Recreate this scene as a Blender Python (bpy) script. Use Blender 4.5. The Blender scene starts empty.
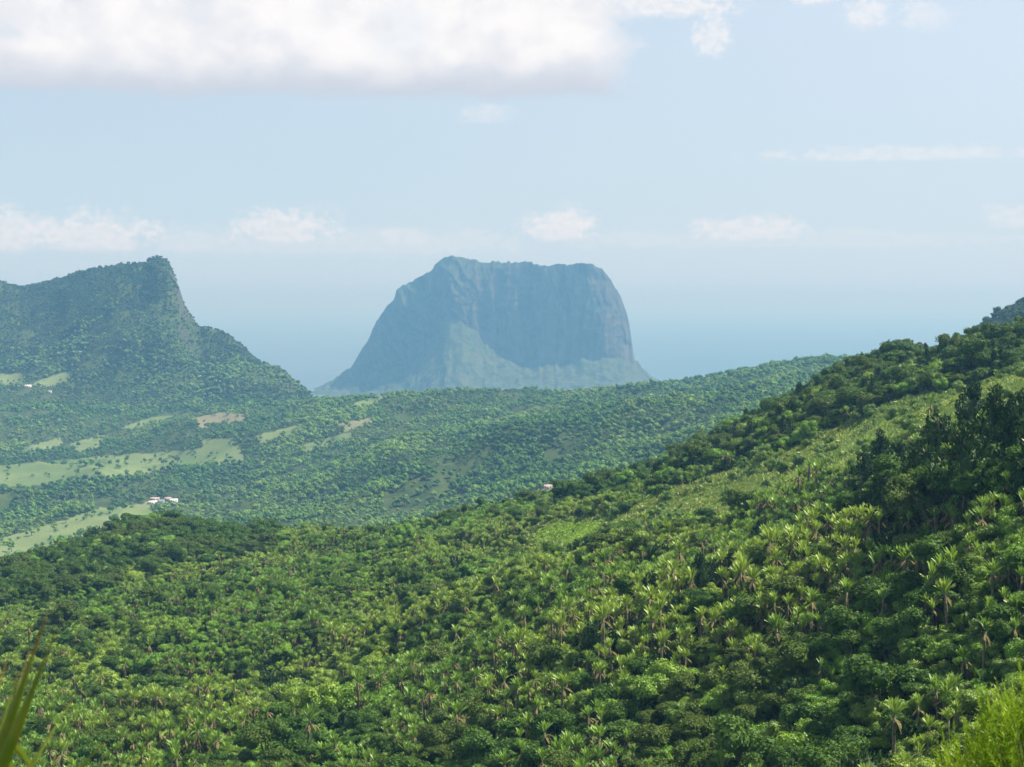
import bpy, math, random
import numpy as np

# ------------------------------------------------------------------ camera, sky, sun, exposure
SC = bpy.context.scene
COL = SC.collection
R = math.radians
W, H_ = 1024, 767
F = 1900.0                        # focal length in pixels
HORIZON = 298.0
PITCH = math.atan((H_ / 2 - HORIZON) / F)
CAMZ = 400.0
SUN_AZ, SUN_EL = 76.0, 55.0       # degrees right of the view direction, above the horizon

cam = bpy.data.objects.new("camera", bpy.data.cameras.new("camera"))
COL.objects.link(cam)
cam.location = (0, 0, CAMZ)
cam.rotation_euler = (R(90) - PITCH, 0, 0)
cam.data.sensor_width = 36
cam.data.lens = 36 * F / W
cam.data.clip_start = 0.1
cam.data.clip_end = 400000
cam.data.dof.use_dof = True
cam.data.dof.focus_distance = 500
cam.data.dof.aperture_fstop = 11
SC.camera = cam

SC.view_settings.view_transform = 'Standard'
SC.view_settings.look = 'None'
SC.view_settings.gamma = 1
SC.view_settings.use_curve_mapping = False
SC.view_settings.exposure = 1.0
SC.render.engine = 'CYCLES'
SC.cycles.use_denoising = True
SC.cycles.max_bounces = 6
SC.cycles.diffuse_bounces = 2
SC.cycles.glossy_bounces = 1
SC.cycles.transmission_bounces = 3
SC.cycles.volume_bounces = 0
SC.cycles.sample_clamp_indirect = 4

sun = bpy.data.objects.new("sun", bpy.data.lights.new("sun", 'SUN'))
COL.objects.link(sun)
sun.data.energy = 5.0
sun.data.angle = R(0.53)
sun.data.color = (1.0, 0.94, 0.84)
sun.rotation_euler = (R(90 - SUN_EL), 0, R(180 - SUN_AZ))
# a sun lamp shines down its own -Z: towards the sun is +Z
SKY_STRENGTH = 0.067


class Nodes:
    """tiny helper for wiring shader nodes"""
    def __init__(self, tree):
        self.t = tree; self.n = tree.nodes; self.l = tree.links
        self.n.clear()

    def add(self, kind, **kw):
        nd = self.n.new(kind)
        for k, v in kw.items():
            setattr(nd, k, v)
        return nd

    def put(self, sock, v):
        if isinstance(v, bpy.types.NodeSocket):
            self.l.new(v, sock)
        else:
            if hasattr(sock.default_value, '__len__') and not hasattr(v, '__len__'):
                v = (v, v, v)
            if hasattr(sock.default_value, '__len__') and len(sock.default_value) == 4 and len(v) == 3:
                v = (*v, 1)
            sock.default_value = v

    def math(self, op, a, b=0.0, c=0.0, clamp=False):
        nd = self.add('ShaderNodeMath', operation=op, use_clamp=clamp)
        self.put(nd.inputs[0], a); self.put(nd.inputs[1], b); self.put(nd.inputs[2], c)
        return nd.outputs[0]

    def mix(self, f, a, b, blend='MIX'):
        nd = self.add('ShaderNodeMix', data_type='RGBA', blend_type=blend)
        self.put(nd.inputs[0], f); self.put(nd.inputs[6], a); self.put(nd.inputs[7], b)
        return nd.outputs[2]

    def noise(self, vec, scale, detail=4, rough=0.55, dist=0.0):
        nd = self.add('ShaderNodeTexNoise')
        self.put(nd.inputs['Vector'], vec)
        nd.inputs['Scale'].default_value = scale
        nd.inputs['Detail'].default_value = detail
        nd.inputs['Roughness'].default_value = rough
        nd.inputs['Distortion'].default_value = dist
        return nd.outputs[0]

    def smooth(self, v, a, b, lo=0.0, hi=1.0):
        nd = self.add('ShaderNodeMapRange', interpolation_type='SMOOTHSTEP')
        self.put(nd.inputs[0], v)
        nd.inputs[1].default_value = a; nd.inputs[2].default_value = b
        nd.inputs[3].default_value = lo; nd.inputs[4].default_value = hi
        return nd.outputs[0]


def build_world():
    w = bpy.data.worlds.new("World")
    SC.world = w
    w.use_nodes = True
    g = Nodes(w.node_tree)
    sky = g.add('ShaderNodeTexSky', sky_type='NISHITA')
    sky.sun_disc = False
    sky.sun_elevation = R(SUN_EL)
    sky.sun_rotation = R(SUN_AZ)
    sky.altitude = 400
    sky.air_density = 1.0; sky.dust_density = 0.05; sky.ozone_density = 2.0
    tc = g.add('ShaderNodeTexCoord')
    d = tc.outputs['Generated']
    sep = g.add('ShaderNodeSeparateXYZ'); g.put(sep.inputs[0], d)
    x, y, z = sep.outputs
    az = g.math('MULTIPLY', g.math('ARCTAN2', x, y), 180 / math.pi)
    el = g.math('MULTIPLY', g.math('ARCSINE', z), 180 / math.pi)
    comb = g.add('ShaderNodeCombineXYZ')
    g.put(comb.inputs[0], az); g.put(comb.inputs[1], g.math('MULTIPLY', el, 1.35))
    ae = comb.outputs[0]                                   # degrees of azimuth and height: the sky's own coordinates
    n1 = g.noise(ae, 0.26, 5, 0.48, 0.3)
    n2 = g.noise(ae, 0.85, 4, 0.5, 0.2)
    n3 = g.noise(ae, 3.2, 5, 0.6)
    # --- the big cloud bank: flat base near 6.3 degrees, rounded right-hand end
    base = g.math('ADD', el, g.math('MULTIPLY', g.math('SUBTRACT', n1, 0.5), 0.7))
    base = g.math('ADD', base, g.math('MULTIPLY', g.math('SUBTRACT', n2, 0.5), 0.5))
    low = g.smooth(base, 5.85, 6.2)
    puff = g.math('ADD', az, g.math('MULTIPLY', g.math('SUBTRACT', n2, 0.5), 3.2))
    puff = g.math('ADD', puff, g.math('MULTIPLY', g.math('SUBTRACT', n3, 0.5), 1.0))
    end = g.smooth(puff, 2.5, 4.0, 1, 0)
    top = g.smooth(el, 13, 24, 1, 0)
    body = g.math('MULTIPLY', g.math('MULTIPLY', low, end), top)
    holes = g.smooth(n1, 0.30, 0.46)
    body = g.math('MULTIPLY', body, g.math('ADD', 0.55, g.math('MULTIPLY', holes, 0.45)))
    # bright billows against greyer hollows, grey-blue flat underside
    bill = g.smooth(g.math('ADD', g.math('ADD', g.math('MULTIPLY', n2, 0.36), g.math('MULTIPLY', n3, 0.07)), g.math('MULTIPLY', n1, 0.57)), 0.40, 0.58)
    under = g.smooth(base, 5.95, 7.5)
    cl = g.mix(bill, (6.45, 6.5, 6.8), (7.6, 7.5, 7.45))
    cl = g.mix(under, (4.6, 4.95, 5.65), cl)

    def blob(a0, e0, ra, re, lo=0.45, hi=0.75, k=0.55):
        """a wisp of cloud round a point of the sky"""
        u = g.math('DIVIDE', g.math('SUBTRACT', az, a0), ra)
        v = g.math('DIVIDE', g.math('SUBTRACT', el, e0), re)
        r = g.math('SQRT', g.math('ADD', g.math('MULTIPLY', u, u), g.math('MULTIPLY', v, v)))
        m = g.math('SUBTRACT', 1.0, r)
        m = g.math('ADD', g.math('MULTIPLY', m, k), g.math('MULTIPLY', g.math('SUBTRACT', n3, 0.5), 0.65))
        m = g.math('ADD', m, g.math('MULTIPLY', g.math('SUBTRACT', n2, 0.5), 0.6))
        flat = g.smooth(el, e0 - re * .75, e0 - re * .30)
        return g.math('MULTIPLY', g.smooth(m, lo - 0.40, hi - 0.40), flat)

    def deg(px, py):
        return math.degrees(math.atan((px - 512) / F)), math.degrees(math.atan((HORIZON - py) / F))
    a0, e0 = deg(402, 36)
    body = g.math('MULTIPLY', body, g.math('SUBTRACT', 1.0, g.math('MULTIPLY', blob(a0, e0, 1.5, 1.5), .22)))
    wisps = None
    for (px, py, rx, ry, s) in ((710, 40, 26, 34, .5), (668, 6, 90, 26, .6), (865, 22, 30, 24, .45), (812, 0, 34, 18, .6), (922, 24, 34, 24, .3),
                                (485, 116, 40, 14, .25),
                                (85, 236, 105, 30, .55), (8, 236, 45, 34, .5), (200, 242, 40, 18, .3), (285, 230, 75, 28, .55), (400, 238, 50, 16, .35), (470, 240, 60, 16, .22),
                                (560, 228, 55, 24, .6), (745, 231, 85, 20, .5), (1010, 222, 50, 18, .3), (640, 240, 60, 14, .2), (300, 243, 360, 24, .22), (760, 240, 330, 18, .16)):
        a0, e0 = deg(px, py)
        b = g.math('MULTIPLY', blob(a0, e0, rx / 33.2, ry / 33.2), min(1.0, s * 1.12))
        wisps = b if wisps is None else g.math('MAXIMUM', wisps, b)
    a0, e0 = deg(900, 158)
    streak = g.math('MULTIPLY', blob(a0, e0, 180 / 33.2, 11 / 33.2), .35)
    wisps = g.math('MAXIMUM', wisps, streak)
    # fair-weather cloud elsewhere round the sky, well out of the frame
    far = g.smooth(g.math('ABSOLUTE', az), 24, 40)
    far = g.math('MULTIPLY', far, g.math('MULTIPLY', g.smooth(n1, 0.5, 0.62), g.smooth(el, 3, 8)))
    pale = g.mix(g.smooth(n3, 0.35, 0.65), (6.4, 6.5, 6.7), (7.9, 7.5, 7.2))
    # milky air low in the sky, a little brighter on the sun's side
    side = g.smooth(az, -22, 26)
    milk = g.mix(g.smooth(el, 1.0, 9.0), g.mix(side, (4.2, 5.35, 6.2), (4.8, 5.7, 6.35)), g.mix(side, (4.0, 5.0, 6.1), (5.4, 6.2, 7.1)))
    c = g.mix(g.smooth(el, 6, 38, .92, 0), sky.outputs[0], milk)
    c = g.mix(wisps, c, pale)
    c = g.mix(g.math('MULTIPLY', far, 0.8), c, (6.5, 6.6, 6.9))
    c = g.mix(body, c, cl)
    bg = g.add('ShaderNodeBackground')
    g.put(bg.inputs[0], c); bg.inputs[1].default_value = SKY_STRENGTH
    out = g.add('ShaderNodeOutputWorld')
    g.l.new(bg.outputs[0], out.inputs[0])


build_world()

# ------------------------------------------------------------------ helpers
rng = np.random.default_rng(7)
rnd = random.Random(7)


def hash2(ix, iy, seed):
    h = (ix.astype(np.int64) * 374761393 + iy.astype(np.int64) * 668265263 + seed * 1442695041) & 0xFFFFFFFF
    h = ((h ^ (h >> 13)) * 1274126177) & 0xFFFFFFFF
    h = (h ^ (h >> 16)) & 0xFFFFFFFF
    return h / 4294967295.0


def vnoise(x, y, seed=0):
    """smooth value noise in -1..1"""
    x = np.asarray(x, float); y = np.asarray(y, float)
    ix = np.floor(x); iy = np.floor(y)
    fx = x - ix; fy = y - iy
    fx = fx * fx * fx * (fx * (fx * 6 - 15) + 10); fy = fy * fy * fy * (fy * (fy * 6 - 15) + 10)
    a = hash2(ix, iy, seed); b = hash2(ix + 1, iy, seed); c = hash2(ix, iy + 1, seed); d = hash2(ix + 1, iy + 1, seed)
    return ((a * (1 - fx) + b * fx) * (1 - fy) + (c * (1 - fx) + d * fx) * fy) * 2 - 1


def fbm(x, y, octaves=4, seed=0, gain=0.5):
    s = 0.0; amp = 1.0; tot = 0.0
    x = np.asarray(x, float); y = np.asarray(y, float)
    for k in range(octaves):
        s = s + amp * vnoise(x, y, seed + k * 17); tot += amp
        x = x * 2.03 + 13.7; y = y * 2.03 - 7.1; amp *= gain
    return s / tot


def zy(py):
    """height change per metre of ground distance for a ray through row py"""
    v = (H_ / 2 - np.asarray(py, float)) / F
    return (-math.sin(PITCH) + math.cos(PITCH) * v) / (math.cos(PITCH) + math.sin(PITCH) * v)


def project(x, y, z):
    dy = y * math.cos(PITCH) - (z - CAMZ) * math.sin(PITCH)
    du = y * math.sin(PITCH) + (z - CAMZ) * math.cos(PITCH)
    return W / 2 + F * x / dy, H_ / 2 - F * du / dy


def smoothstep(a, b, x):
    t = np.clip((x - a) / (b - a), 0, 1)
    return t * t * (3 - 2 * t)


def inside(poly, x, y):
    x = np.asarray(x, float); y = np.asarray(y, float)
    r = np.zeros(x.shape, bool)
    n = len(poly)
    for i in range(n):
        x0, y0 = poly[i]; x1, y1 = poly[(i + 1) % n]
        c = ((y0 > y) != (y1 > y))
        with np.errstate(divide='ignore', invalid='ignore'):
            xi = (x1 - x0) * (y - y0) / (y1 - y0 + 1e-12) + x0
        r ^= c & (x < xi)
    return r


class MB:
    """collects quads and triangles for one mesh"""
    def __init__(self):
        self.v = []; self.q = []; self.t = []; self.n = 0
        self.qm = []; self.tm = []; self.attr = []

    def add(self, verts, quads=None, tris=None, mat=0, attr=None):
        verts = np.asarray(verts, float).reshape(-1, 3)
        self.v.append(verts)
        self.attr.append(np.zeros(len(verts)) if attr is None else np.asarray(attr, float))
        if quads is not None and len(quads):
            q = np.asarray(quads, int).reshape(-1, 4); self.q.append(q + self.n); self.qm.append(np.full(len(q), mat))
        if tris is not None and len(tris):
            t = np.asarray(tris, int).reshape(-1, 3); self.t.append(t + self.n); self.tm.append(np.full(len(t), mat))
        self.n += len(verts)

    def merge(self, other, M=None, off=(0, 0, 0), scale=1.0, mat_map=None):
        v = np.concatenate(other.v) * scale
        if M is not None: v = v @ np.asarray(M).T
        v = v + np.asarray(off)
        base = self.n
        self.v.append(v); self.attr.append(np.concatenate(other.attr)); self.n += len(v)
        for q, m in zip(other.q, other.qm): self.q.append(q + base); self.qm.append(m if mat_map is None else np.full(len(m), mat_map))
        for t, m in zip(other.t, other.tm): self.t.append(t + base); self.tm.append(m if mat_map is None else np.full(len(m), mat_map))

    def cards(self, c, a, b, mat=0):
        """one leaf-shaped quad (a diamond) at each centre, half axes a and b"""
        n = len(c)
        v = np.stack([c - a, c + b * .8 - a * .1, c + a, c - b * .8 - a * .1], 1).reshape(-1, 3)
        self.add(v, np.arange(n * 4).reshape(-1, 4), mat=mat)

    def box(self, x0, y0, z0, x1, y1, z1, mat=0):
        v = [(x, y, z) for z in (z0, z1) for y in (y0, y1) for x in (x0, x1)]
        self.add(v, [(0, 2, 3, 1), (4, 5, 7, 6), (0, 1, 5, 4), (2, 6, 7, 3), (0, 4, 6, 2), (1, 3, 7, 5)], mat=mat)

    def tube(self, pts, radii, n=6, mat=0):
        pts = np.asarray(pts, float); k = len(pts)
        d = np.gradient(pts, axis=0); d /= np.linalg.norm(d, axis=1, keepdims=True) + 1e-9
        ref = np.array((1.0, 0.13, 0.07)) if abs(d[0][2]) > .5 else np.array((0.05, 0.1, 1.0))
        s = np.cross(d, ref); s /= np.linalg.norm(s, axis=1, keepdims=True)
        u = np.cross(s, d)
        th = np.linspace(0, 2 * np.pi, n, endpoint=False)
        ring = (s[:, None] * np.cos(th)[None, :, None] + u[:, None] * np.sin(th)[None, :, None]) * np.asarray(radii, float)[:, None, None] + pts[:, None]
        q = [(i * n + j, i * n + (j + 1) % n, (i + 1) * n + (j + 1) % n, (i + 1) * n + j) for i in range(k - 1) for j in range(n)]
        self.add(ring.reshape(-1, 3), q, [(0, j + 1, j) for j in range(1, n - 1)] + [((k - 1) * n, (k - 1) * n + j, (k - 1) * n + j + 1) for j in range(1, n - 1)], mat=mat)

    def mesh(self, name, mats, smooth=False, attr=None):
        me = bpy.data.meshes.new(name)
        v = np.concatenate(self.v)
        q = np.concatenate(self.q) if self.q else np.zeros((0, 4), int)
        t = np.concatenate(self.t) if self.t else np.zeros((0, 3), int)
        nl = q.size + t.size
        me.vertices.add(len(v)); me.vertices.foreach_set('co', v.astype(np.float32).ravel())
        me.loops.add(nl); me.loops.foreach_set('vertex_index', np.concatenate([q.ravel(), t.ravel()]).astype(np.int32))
        me.polygons.add(len(q) + len(t))
        st = np.concatenate([np.arange(len(q)) * 4, q.size + np.arange(len(t)) * 3]).astype(np.int32)
        me.polygons.foreach_set('loop_start', st)
        mi = np.concatenate((self.qm if self.q else [np.zeros(0)]) + (self.tm if self.t else [np.zeros(0)])).astype(np.int32)
        for m in mats: me.materials.append(m)
        me.polygons.foreach_set('material_index', mi)
        if smooth: me.polygons.foreach_set('use_smooth', np.ones(len(q) + len(t), bool))
        if attr:
            at = me.attributes.new(attr, 'FLOAT', 'POINT'); at.data.foreach_set('value', np.concatenate(self.attr).astype(np.float32))
        me.update(calc_edges=True)
        return me


def link(name, me, parent=None):
    o = bpy.data.objects.new(name, me); COL.objects.link(o)
    if parent is not None: o.parent = parent
    return o


def tag(o, label=None, cat=None, group=None, kind=None):
    if label: o['label'] = label
    if cat: o['category'] = cat
    if group: o['group'] = group
    if kind: o['kind'] = kind
    return o


def empty(name, loc, rz=0.0, s=1.0):
    o = bpy.data.objects.new(name, None); COL.objects.link(o)
    o.location = loc; o.rotation_euler = (0, 0, rz); o.scale = (s, s, s)
    o.empty_display_size = 0.3
    return o


# ------------------------------------------------------------------ materials
def principled(name, color, rough=0.8, spec=0.3, vary=None):
    m = bpy.data.materials.new(name); m.use_nodes = True
    g = Nodes(m.node_tree)
    p = g.add('ShaderNodeBsdfPrincipled')
    c = color
    if vary:
        geo = g.add('ShaderNodeNewGeometry')
        n = g.noise(geo.outputs['Position'], vary[0], 4)
        c = g.mix(g.smooth(n, .35, .65), color, vary[1])
    g.put(p.inputs['Base Color'], c)
    p.inputs['Roughness'].default_value = rough
    p.inputs['Specular IOR Level'].default_value = spec
    o = g.add('ShaderNodeOutputMaterial'); g.l.new(p.outputs[0], o.inputs[0])
    return m


def foliage(name, c0, c1, patch=None, patch_scale=0.02, rough=0.5, spec=0.35, trans=0.28, tcol=(0.16, 0.22, 0.03), small=1.3):
    """leaves: every plant its own tint between c0 and c1, drifting to the colour «patch» over stands of plants"""
    m = bpy.data.materials.new(name); m.use_nodes = True
    g = Nodes(m.node_tree)
    oi = g.add('ShaderNodeObjectInfo')
    geo = g.add('ShaderNodeNewGeometry')
    c = g.mix(oi.outputs['Random'], c0, c1)
    n = g.noise(geo.outputs['Position'], small, 2)
    c = g.mix(g.smooth(n, .35, .7), c, tuple(k * 1.35 for k in c1))
    if patch:
        pn = g.noise(geo.outputs['Position'], patch_scale, 3)
        c = g.mix(g.smooth(pn, .44, .60, 0, .8), c, patch)
    p = g.add('ShaderNodeBsdfPrincipled')
    g.put(p.inputs['Base Color'], c)
    p.inputs['Roughness'].default_value = rough
    p.inputs['Specular IOR Level'].default_value = spec
    t = g.add('ShaderNodeBsdfTranslucent')
    g.put(t.inputs[0], g.mix(0.6, c, tcol))
    mx = g.add('ShaderNodeMixShader'); mx.inputs[0].default_value = trans
    g.l.new(p.outputs[0], mx.inputs[1]); g.l.new(t.outputs[0], mx.inputs[2])
    o = g.add('ShaderNodeOutputMaterial'); g.l.new(mx.outputs[0], o.inputs[0])
    return m


M = {}
M['palm_leaf'] = foliage('palm_leaf', (.065, .175, .022), (.175, .325, .048), (.340, .460, .070), .011, rough=.40, spec=.36, trans=.30, tcol=(.30, .38, .03))
M['palm_dead'] = principled('palm_dead_leaf', (.19, .155, .060), .85, .1, (3.0, (.09, .08, .032)))
M['palm_trunk'] = principled('palm_trunk', (.20, .185, .11), .9, .1, (5.0, (.08, .075, .045)))
M['broad_leaf'] = foliage('broad_leaf', (.055, .165, .011), (.160, .320, .020), (.280, .380, .034), .011, rough=.55, trans=.25)
M['olive_leaf'] = foliage('olive_leaf', (.060, .140, .016), (.135, .225, .030), (.220, .320, .040), .011, rough=.55, trans=.25)
M['dark_leaf'] = foliage('dark_leaf', (.010, .034, .006), (.026, .064, .010), None, .02, rough=.6, spec=.2, trans=.15, tcol=(.05, .08, .012))
M['shade_leaf'] = foliage('shade_leaf', (.020, .066, .006), (.062, .130, .014), (.085, .125, .018), .03, rough=.6, spec=.15, trans=.2)
M['fern_leaf'] = foliage('fern_leaf', (.20, .29, .050), (.31, .38, .09), (.20, .31, .075), .03, rough=.5, trans=.35)
M['crop_leaf'] = foliage('crop_leaf', (.22, .38, .030), (.30, .45, .045), None, .03, rough=.5, trans=.3)
M['far_leaf'] = foliage('far_leaf', (.060, .165, .018), (.140, .255, .034), (.160, .245, .040), .006, rough=.6, spec=.12, trans=.15, small=.12)
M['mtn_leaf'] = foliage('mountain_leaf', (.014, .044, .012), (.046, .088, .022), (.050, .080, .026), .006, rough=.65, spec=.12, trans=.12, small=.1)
M['bark'] = principled('bark', (.16, .135, .11), .9, .2, (4.0, (.08, .065, .05)))


# ------------------------------------------------------------------ the lie of the land
# lines of ground that run across the view: (column, row, distance); heights follow from the ray through each
def curve(pts):
    a = np.array(pts, float)
    return lambda px: (np.interp(px, a[:, 0], zy(a[:, 1])), np.interp(px, a[:, 0], a[:, 2]))


KB = curve([(-300, 790, 340), (0, 790, 320), (340, 790, 285), (684, 790, 220), (1024, 790, 165), (1324, 790, 140)])
KS = curve([(-300, 725, 400), (0, 724, 390), (150, 716, 380), (300, 720, 360), (400, 708, 340), (480, 674, 325), (560, 622, 320), (640, 591, 315), (700, 578, 310), (760, 566, 300), (850, 527, 290), (940, 489, 275), (1024, 456, 262), (1324, 350, 235)])
KC = curve([(-300, 652, 560), (0, 648, 500), (340, 642, 450), (684, 548, 425), (800, 505, 395), (900, 472, 372), (1024, 428, 352), (1324, 345, 320)])
KD = curve([(-300, 610, 660), (0, 606, 620), (175, 575, 660), (340, 577, 620), (500, 567, 560), (684, 532, 480), (800, 488, 440), (900, 453, 408), (1024, 413, 388), (1324, 335, 360)])
KE = curve([(-300, 592, 740), (0, 588, 700), (175, 545, 750), (300, 551, 740), (340, 552, 710), (500, 526, 690), (600, 506, 660), (684, 478, 600), (800, 434, 560), (900, 407, 510), (1024, 388, 460), (1324, 290, 420)])
KG = curve([(-300, 605, 800), (0, 580, 780), (60, 563, 790), (120, 541, 800), (175, 528, 810), (240, 531, 810), (300, 540, 810), (400, 536, 790), (440, 529, 780), (520, 513, 770), (580, 504, 765), (620, 491, 765), (680, 464, 760), (740, 432, 750), (800, 404, 735), (860, 379, 710), (900, 370, 690), (960, 362, 660), (1024, 347, 640), (1324, 240, 600)])
KJ = curve([(-300, 562, 1800), (0, 558, 1800), (100, 546, 1850), (300, 536, 1800), (420, 526, 1700), (540, 502, 1650), (640, 482, 1600), (700, 470, 1600), (900, 420, 1600), (955, 372, 1700), (985, 326, 1700), (1010, 307, 1700), (1024, 299, 1700), (1100, 262, 1700), (1324, 200, 1700)])
KF = curve([(-300, 522, 2200), (0, 518, 2200), (150, 508, 2250), (300, 497, 2150), (380, 493, 1980), (440, 482, 1900), (520, 462, 1900), (600, 443, 1930), (700, 430, 1930), (800, 410, 1880), (900, 400, 1850), (955, 366, 1900), (1024, 330, 1900), (1324, 300, 1900)])
KK = curve([(-300, 487, 2600), (0, 482, 2600), (150, 474, 2650), (300, 460, 2500), (380, 463, 2250), (440, 459, 2050), (520, 428, 2050), (600, 410, 2100), (700, 402, 2100), (800, 388, 2050), (900, 387, 2000), (1024, 345, 2300), (1324, 330, 2300)])
KQ = curve([(-300, 452, 3000), (0, 447, 2950), (150, 442, 2950), (300, 432, 2800), (440, 447, 2400), (520, 434, 2430), (600, 418, 2450), (700, 408, 2450), (800, 390, 2450), (900, 387, 2400), (1024, 352, 2500), (1324, 340, 2500)])
KL = curve([(-300, 407, 3500), (0, 404, 3450), (100, 407, 3400), (200, 410, 3350), (300, 404, 3250), (330, 401, 3150), (440, 393, 3050), (560, 391, 3000), (640, 389, 2950), (700, 383, 2900), (780, 367, 2800), (860, 358, 2750), (900, 357, 2700), (1024, 350, 2700), (1324, 340, 2700)])
KM = curve([(-300, 255, 4300), (-60, 267, 4250), (0, 281, 4200), (20, 288, 4200), (45, 284, 4200), (90, 274, 4150), (120, 269, 4100), (144, 268, 4100), (152, 263, 4090), (159, 260.5, 4080), (168, 263.5, 4080), (176, 279, 4070), (184, 303, 4060), (190, 318, 4050), (200, 334, 4020), (215, 336, 4000), (230, 342, 3980), (260, 364, 3900), (285, 382, 3800), (300, 394, 3700), (320, 425, 3600), (345, 470, 3600), (1324, 480, 3600)])


def pchip_eval(xk, yk, x):
    """monotone cubic through knots xk, yk (K, n) at x (n)"""
    K, n = xk.shape
    h = np.diff(xk, axis=0); dl = np.diff(yk, axis=0) / h
    m = np.zeros_like(yk)
    w1 = 2 * h[1:] + h[:-1]; w2 = h[1:] + 2 * h[:-1]
    same = dl[1:] * dl[:-1] > 0
    with np.errstate(divide='ignore', invalid='ignore'):
        hm = (w1 + w2) / (w1 / dl[:-1] + w2 / dl[1:])
    m[1:-1] = np.where(same, hm, 0)
    m[0] = dl[0]; m[-1] = dl[-1]
    k = np.clip((xk <= x[None]).sum(0) - 1, 0, K - 2)
    i = np.arange(n)
    x0 = xk[k, i]; hh = h[k, i]
    t = np.clip((x - x0) / hh, 0, 1)
    t2 = t * t; t3 = t2 * t
    return (yk[k, i] * (2 * t3 - 3 * t2 + 1) + hh * m[k, i] * (t3 - 2 * t2 + t) + yk[k + 1, i] * (-2 * t3 + 3 * t2) + hh * m[k + 1, i] * (t3 - t2))


def ground(x, y):
    x = np.asarray(x, float); y = np.asarray(y, float)
    shp = np.broadcast(x, y).shape
    x = np.broadcast_to(x, shp).ravel(); y = np.broadcast_to(y, shp).ravel()
    out = np.empty(len(x))
    for s in range(0, len(x), 200000):
        out[s:s + 200000] = _ground(x[s:s + 200000], y[s:s + 200000])
    return out.reshape(shp)


def _ground(x, y):
    px = np.clip(W / 2 + F * x / np.maximum(y, 12), -300, 1324)
    one = np.ones_like(px)
    Y = [-200 * one, 0 * one, 9 * one, 25 * one, 60 * one]
    Z = [399.0 * one, 398.3 * one, 396.7 * one, 391 * one, 378 * one]
    for k in (KB, KS, KC, KD, KE, KG):
        s, d = k(px); Y.append(d); Z.append(CAMZ + s * d)
        if k is KS: Y.append(d + 52); Z.append(CAMZ + s * d - 8.5)        # the fold behind the near spur
    Y.append(Y[-1] + 180); Z.append(Z[-1] - 75)
    Y.append(1330 * one); Z.append(np.minimum(Z[-1] - 40, 205))
    zg = Z[-1]
    for k in (KJ, KF, KK, KQ, KL, KM):
        s, d = k(px); Y.append(d); Z.append(CAMZ + s * d)
    zm = Z[-1]
    Y.append(Y[-1] + 600); Z.append(np.where(zm > 200, zm - 230, zm * .5))
    Y.append(5700 * one); Z.append(6 * one)
    Y.append(6600 * one); Z.append(-20 * one)
    Y.append(9000 * one); Z.append(-40 * one)
    Y = np.array(Y); Z = np.array(Z)
    z = pchip_eval(Y, Z, y)
    # rolling relief: small on the near slope, gullies on the far hills
    near = smoothstep(190, 430, y) * (1 - smoothstep(900, 1300, y))
    z = z + near * (7.0 * fbm(x / 62, y / 80, 3, 3) + 1.9 * fbm(x / 20, y / 24, 2, 5))
    far = smoothstep(1250, 1700, y) * (1 - smoothstep(5200, 5900, y))
    crest = np.exp(-((y - Y[-5]) / 70) ** 2)
    crest = np.maximum(crest, .85 * np.exp(-((y - Y[-6]) / 130) ** 2))
    rg = 1 - np.abs(fbm(x / 330 + .3 * fbm(x / 200, y / 200, 2, 9), y / 420, 4, 21)) * 2
    rg2 = 1 - np.abs(fbm(x / 120, y / 210, 3, 33)) * 2
    mt = smoothstep(3350, 3700, y) * (zm > 150)
    z = z + far * (1 - crest) * ((25 + 17 * mt) * (rg - .45) + (5 + 10 * mt) * (rg2 - .5))
    return z


def hit(px, py):
    """where the ray through a pixel meets the land"""
    v = (H_ / 2 - py) / F
    dy = math.cos(PITCH) + math.sin(PITCH) * v
    ys = np.concatenate([np.arange(100, 1000, 1.0), np.arange(1000, 5500, 2.0)])
    xs = ys * ((px - W / 2) / F) / dy
    zr = CAMZ + ys * zy(py)
    below = np.nonzero(ground(xs, ys) > zr)[0]
    i = below[0] if len(below) else len(ys) - 1
    return xs[i], ys[i], float(ground(xs[i:i + 1], ys[i:i + 1])[0])


# pale pasture and bare earth in the valley (ground cover, seen as shapes)
FIELDS = [[(-10, 374), (22, 373), (26, 382), (-10, 389)], [(30, 384), (52, 376), (70, 371), (72, 381), (45, 388)],
          [(-10, 466), (60, 460), (110, 455), (160, 452), (240, 446), (246, 464), (190, 467), (150, 473), (60, 484), (-10, 490)],
          [(-10, 542), (60, 521), (100, 508), (150, 503), (156, 526), (100, 540), (40, 560), (-10, 566)],
          [(190, 419), (222, 412), (246, 414), (244, 425), (198, 429)], [(200, 440), (236, 437), (232, 448), (205, 450)],
          [(352, 404), (382, 394), (385, 399), (356, 410)], [(338, 424), (372, 417), (373, 422), (345, 431)], [(70, 443), (108, 434), (104, 447), (74, 453)], [(255, 436), (300, 424), (306, 430), (262, 444)], [(20, 448), (60, 438), (64, 444), (26, 456)],
          [(120, 428), (152, 417), (176, 415), (140, 428)], [(300, 446), (350, 432), (352, 437), (306, 452)], [(526, 494), (552, 486), (560, 490), (540, 500)]]
EARTH = [[(190, 419), (222, 412), (246, 414), (244, 425), (198, 429)], [(526, 494), (552, 486), (560, 490), (540, 500)], [(138, 510), (148, 501), (150, 503), (142, 511)], [(338, 424), (372, 417), (373, 422), (345, 431)]]


def in_any(polys, px, py):
    r = np.zeros(np.shape(px), bool)
    for p in polys: r |= inside(p, px, py)
    return r


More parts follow.
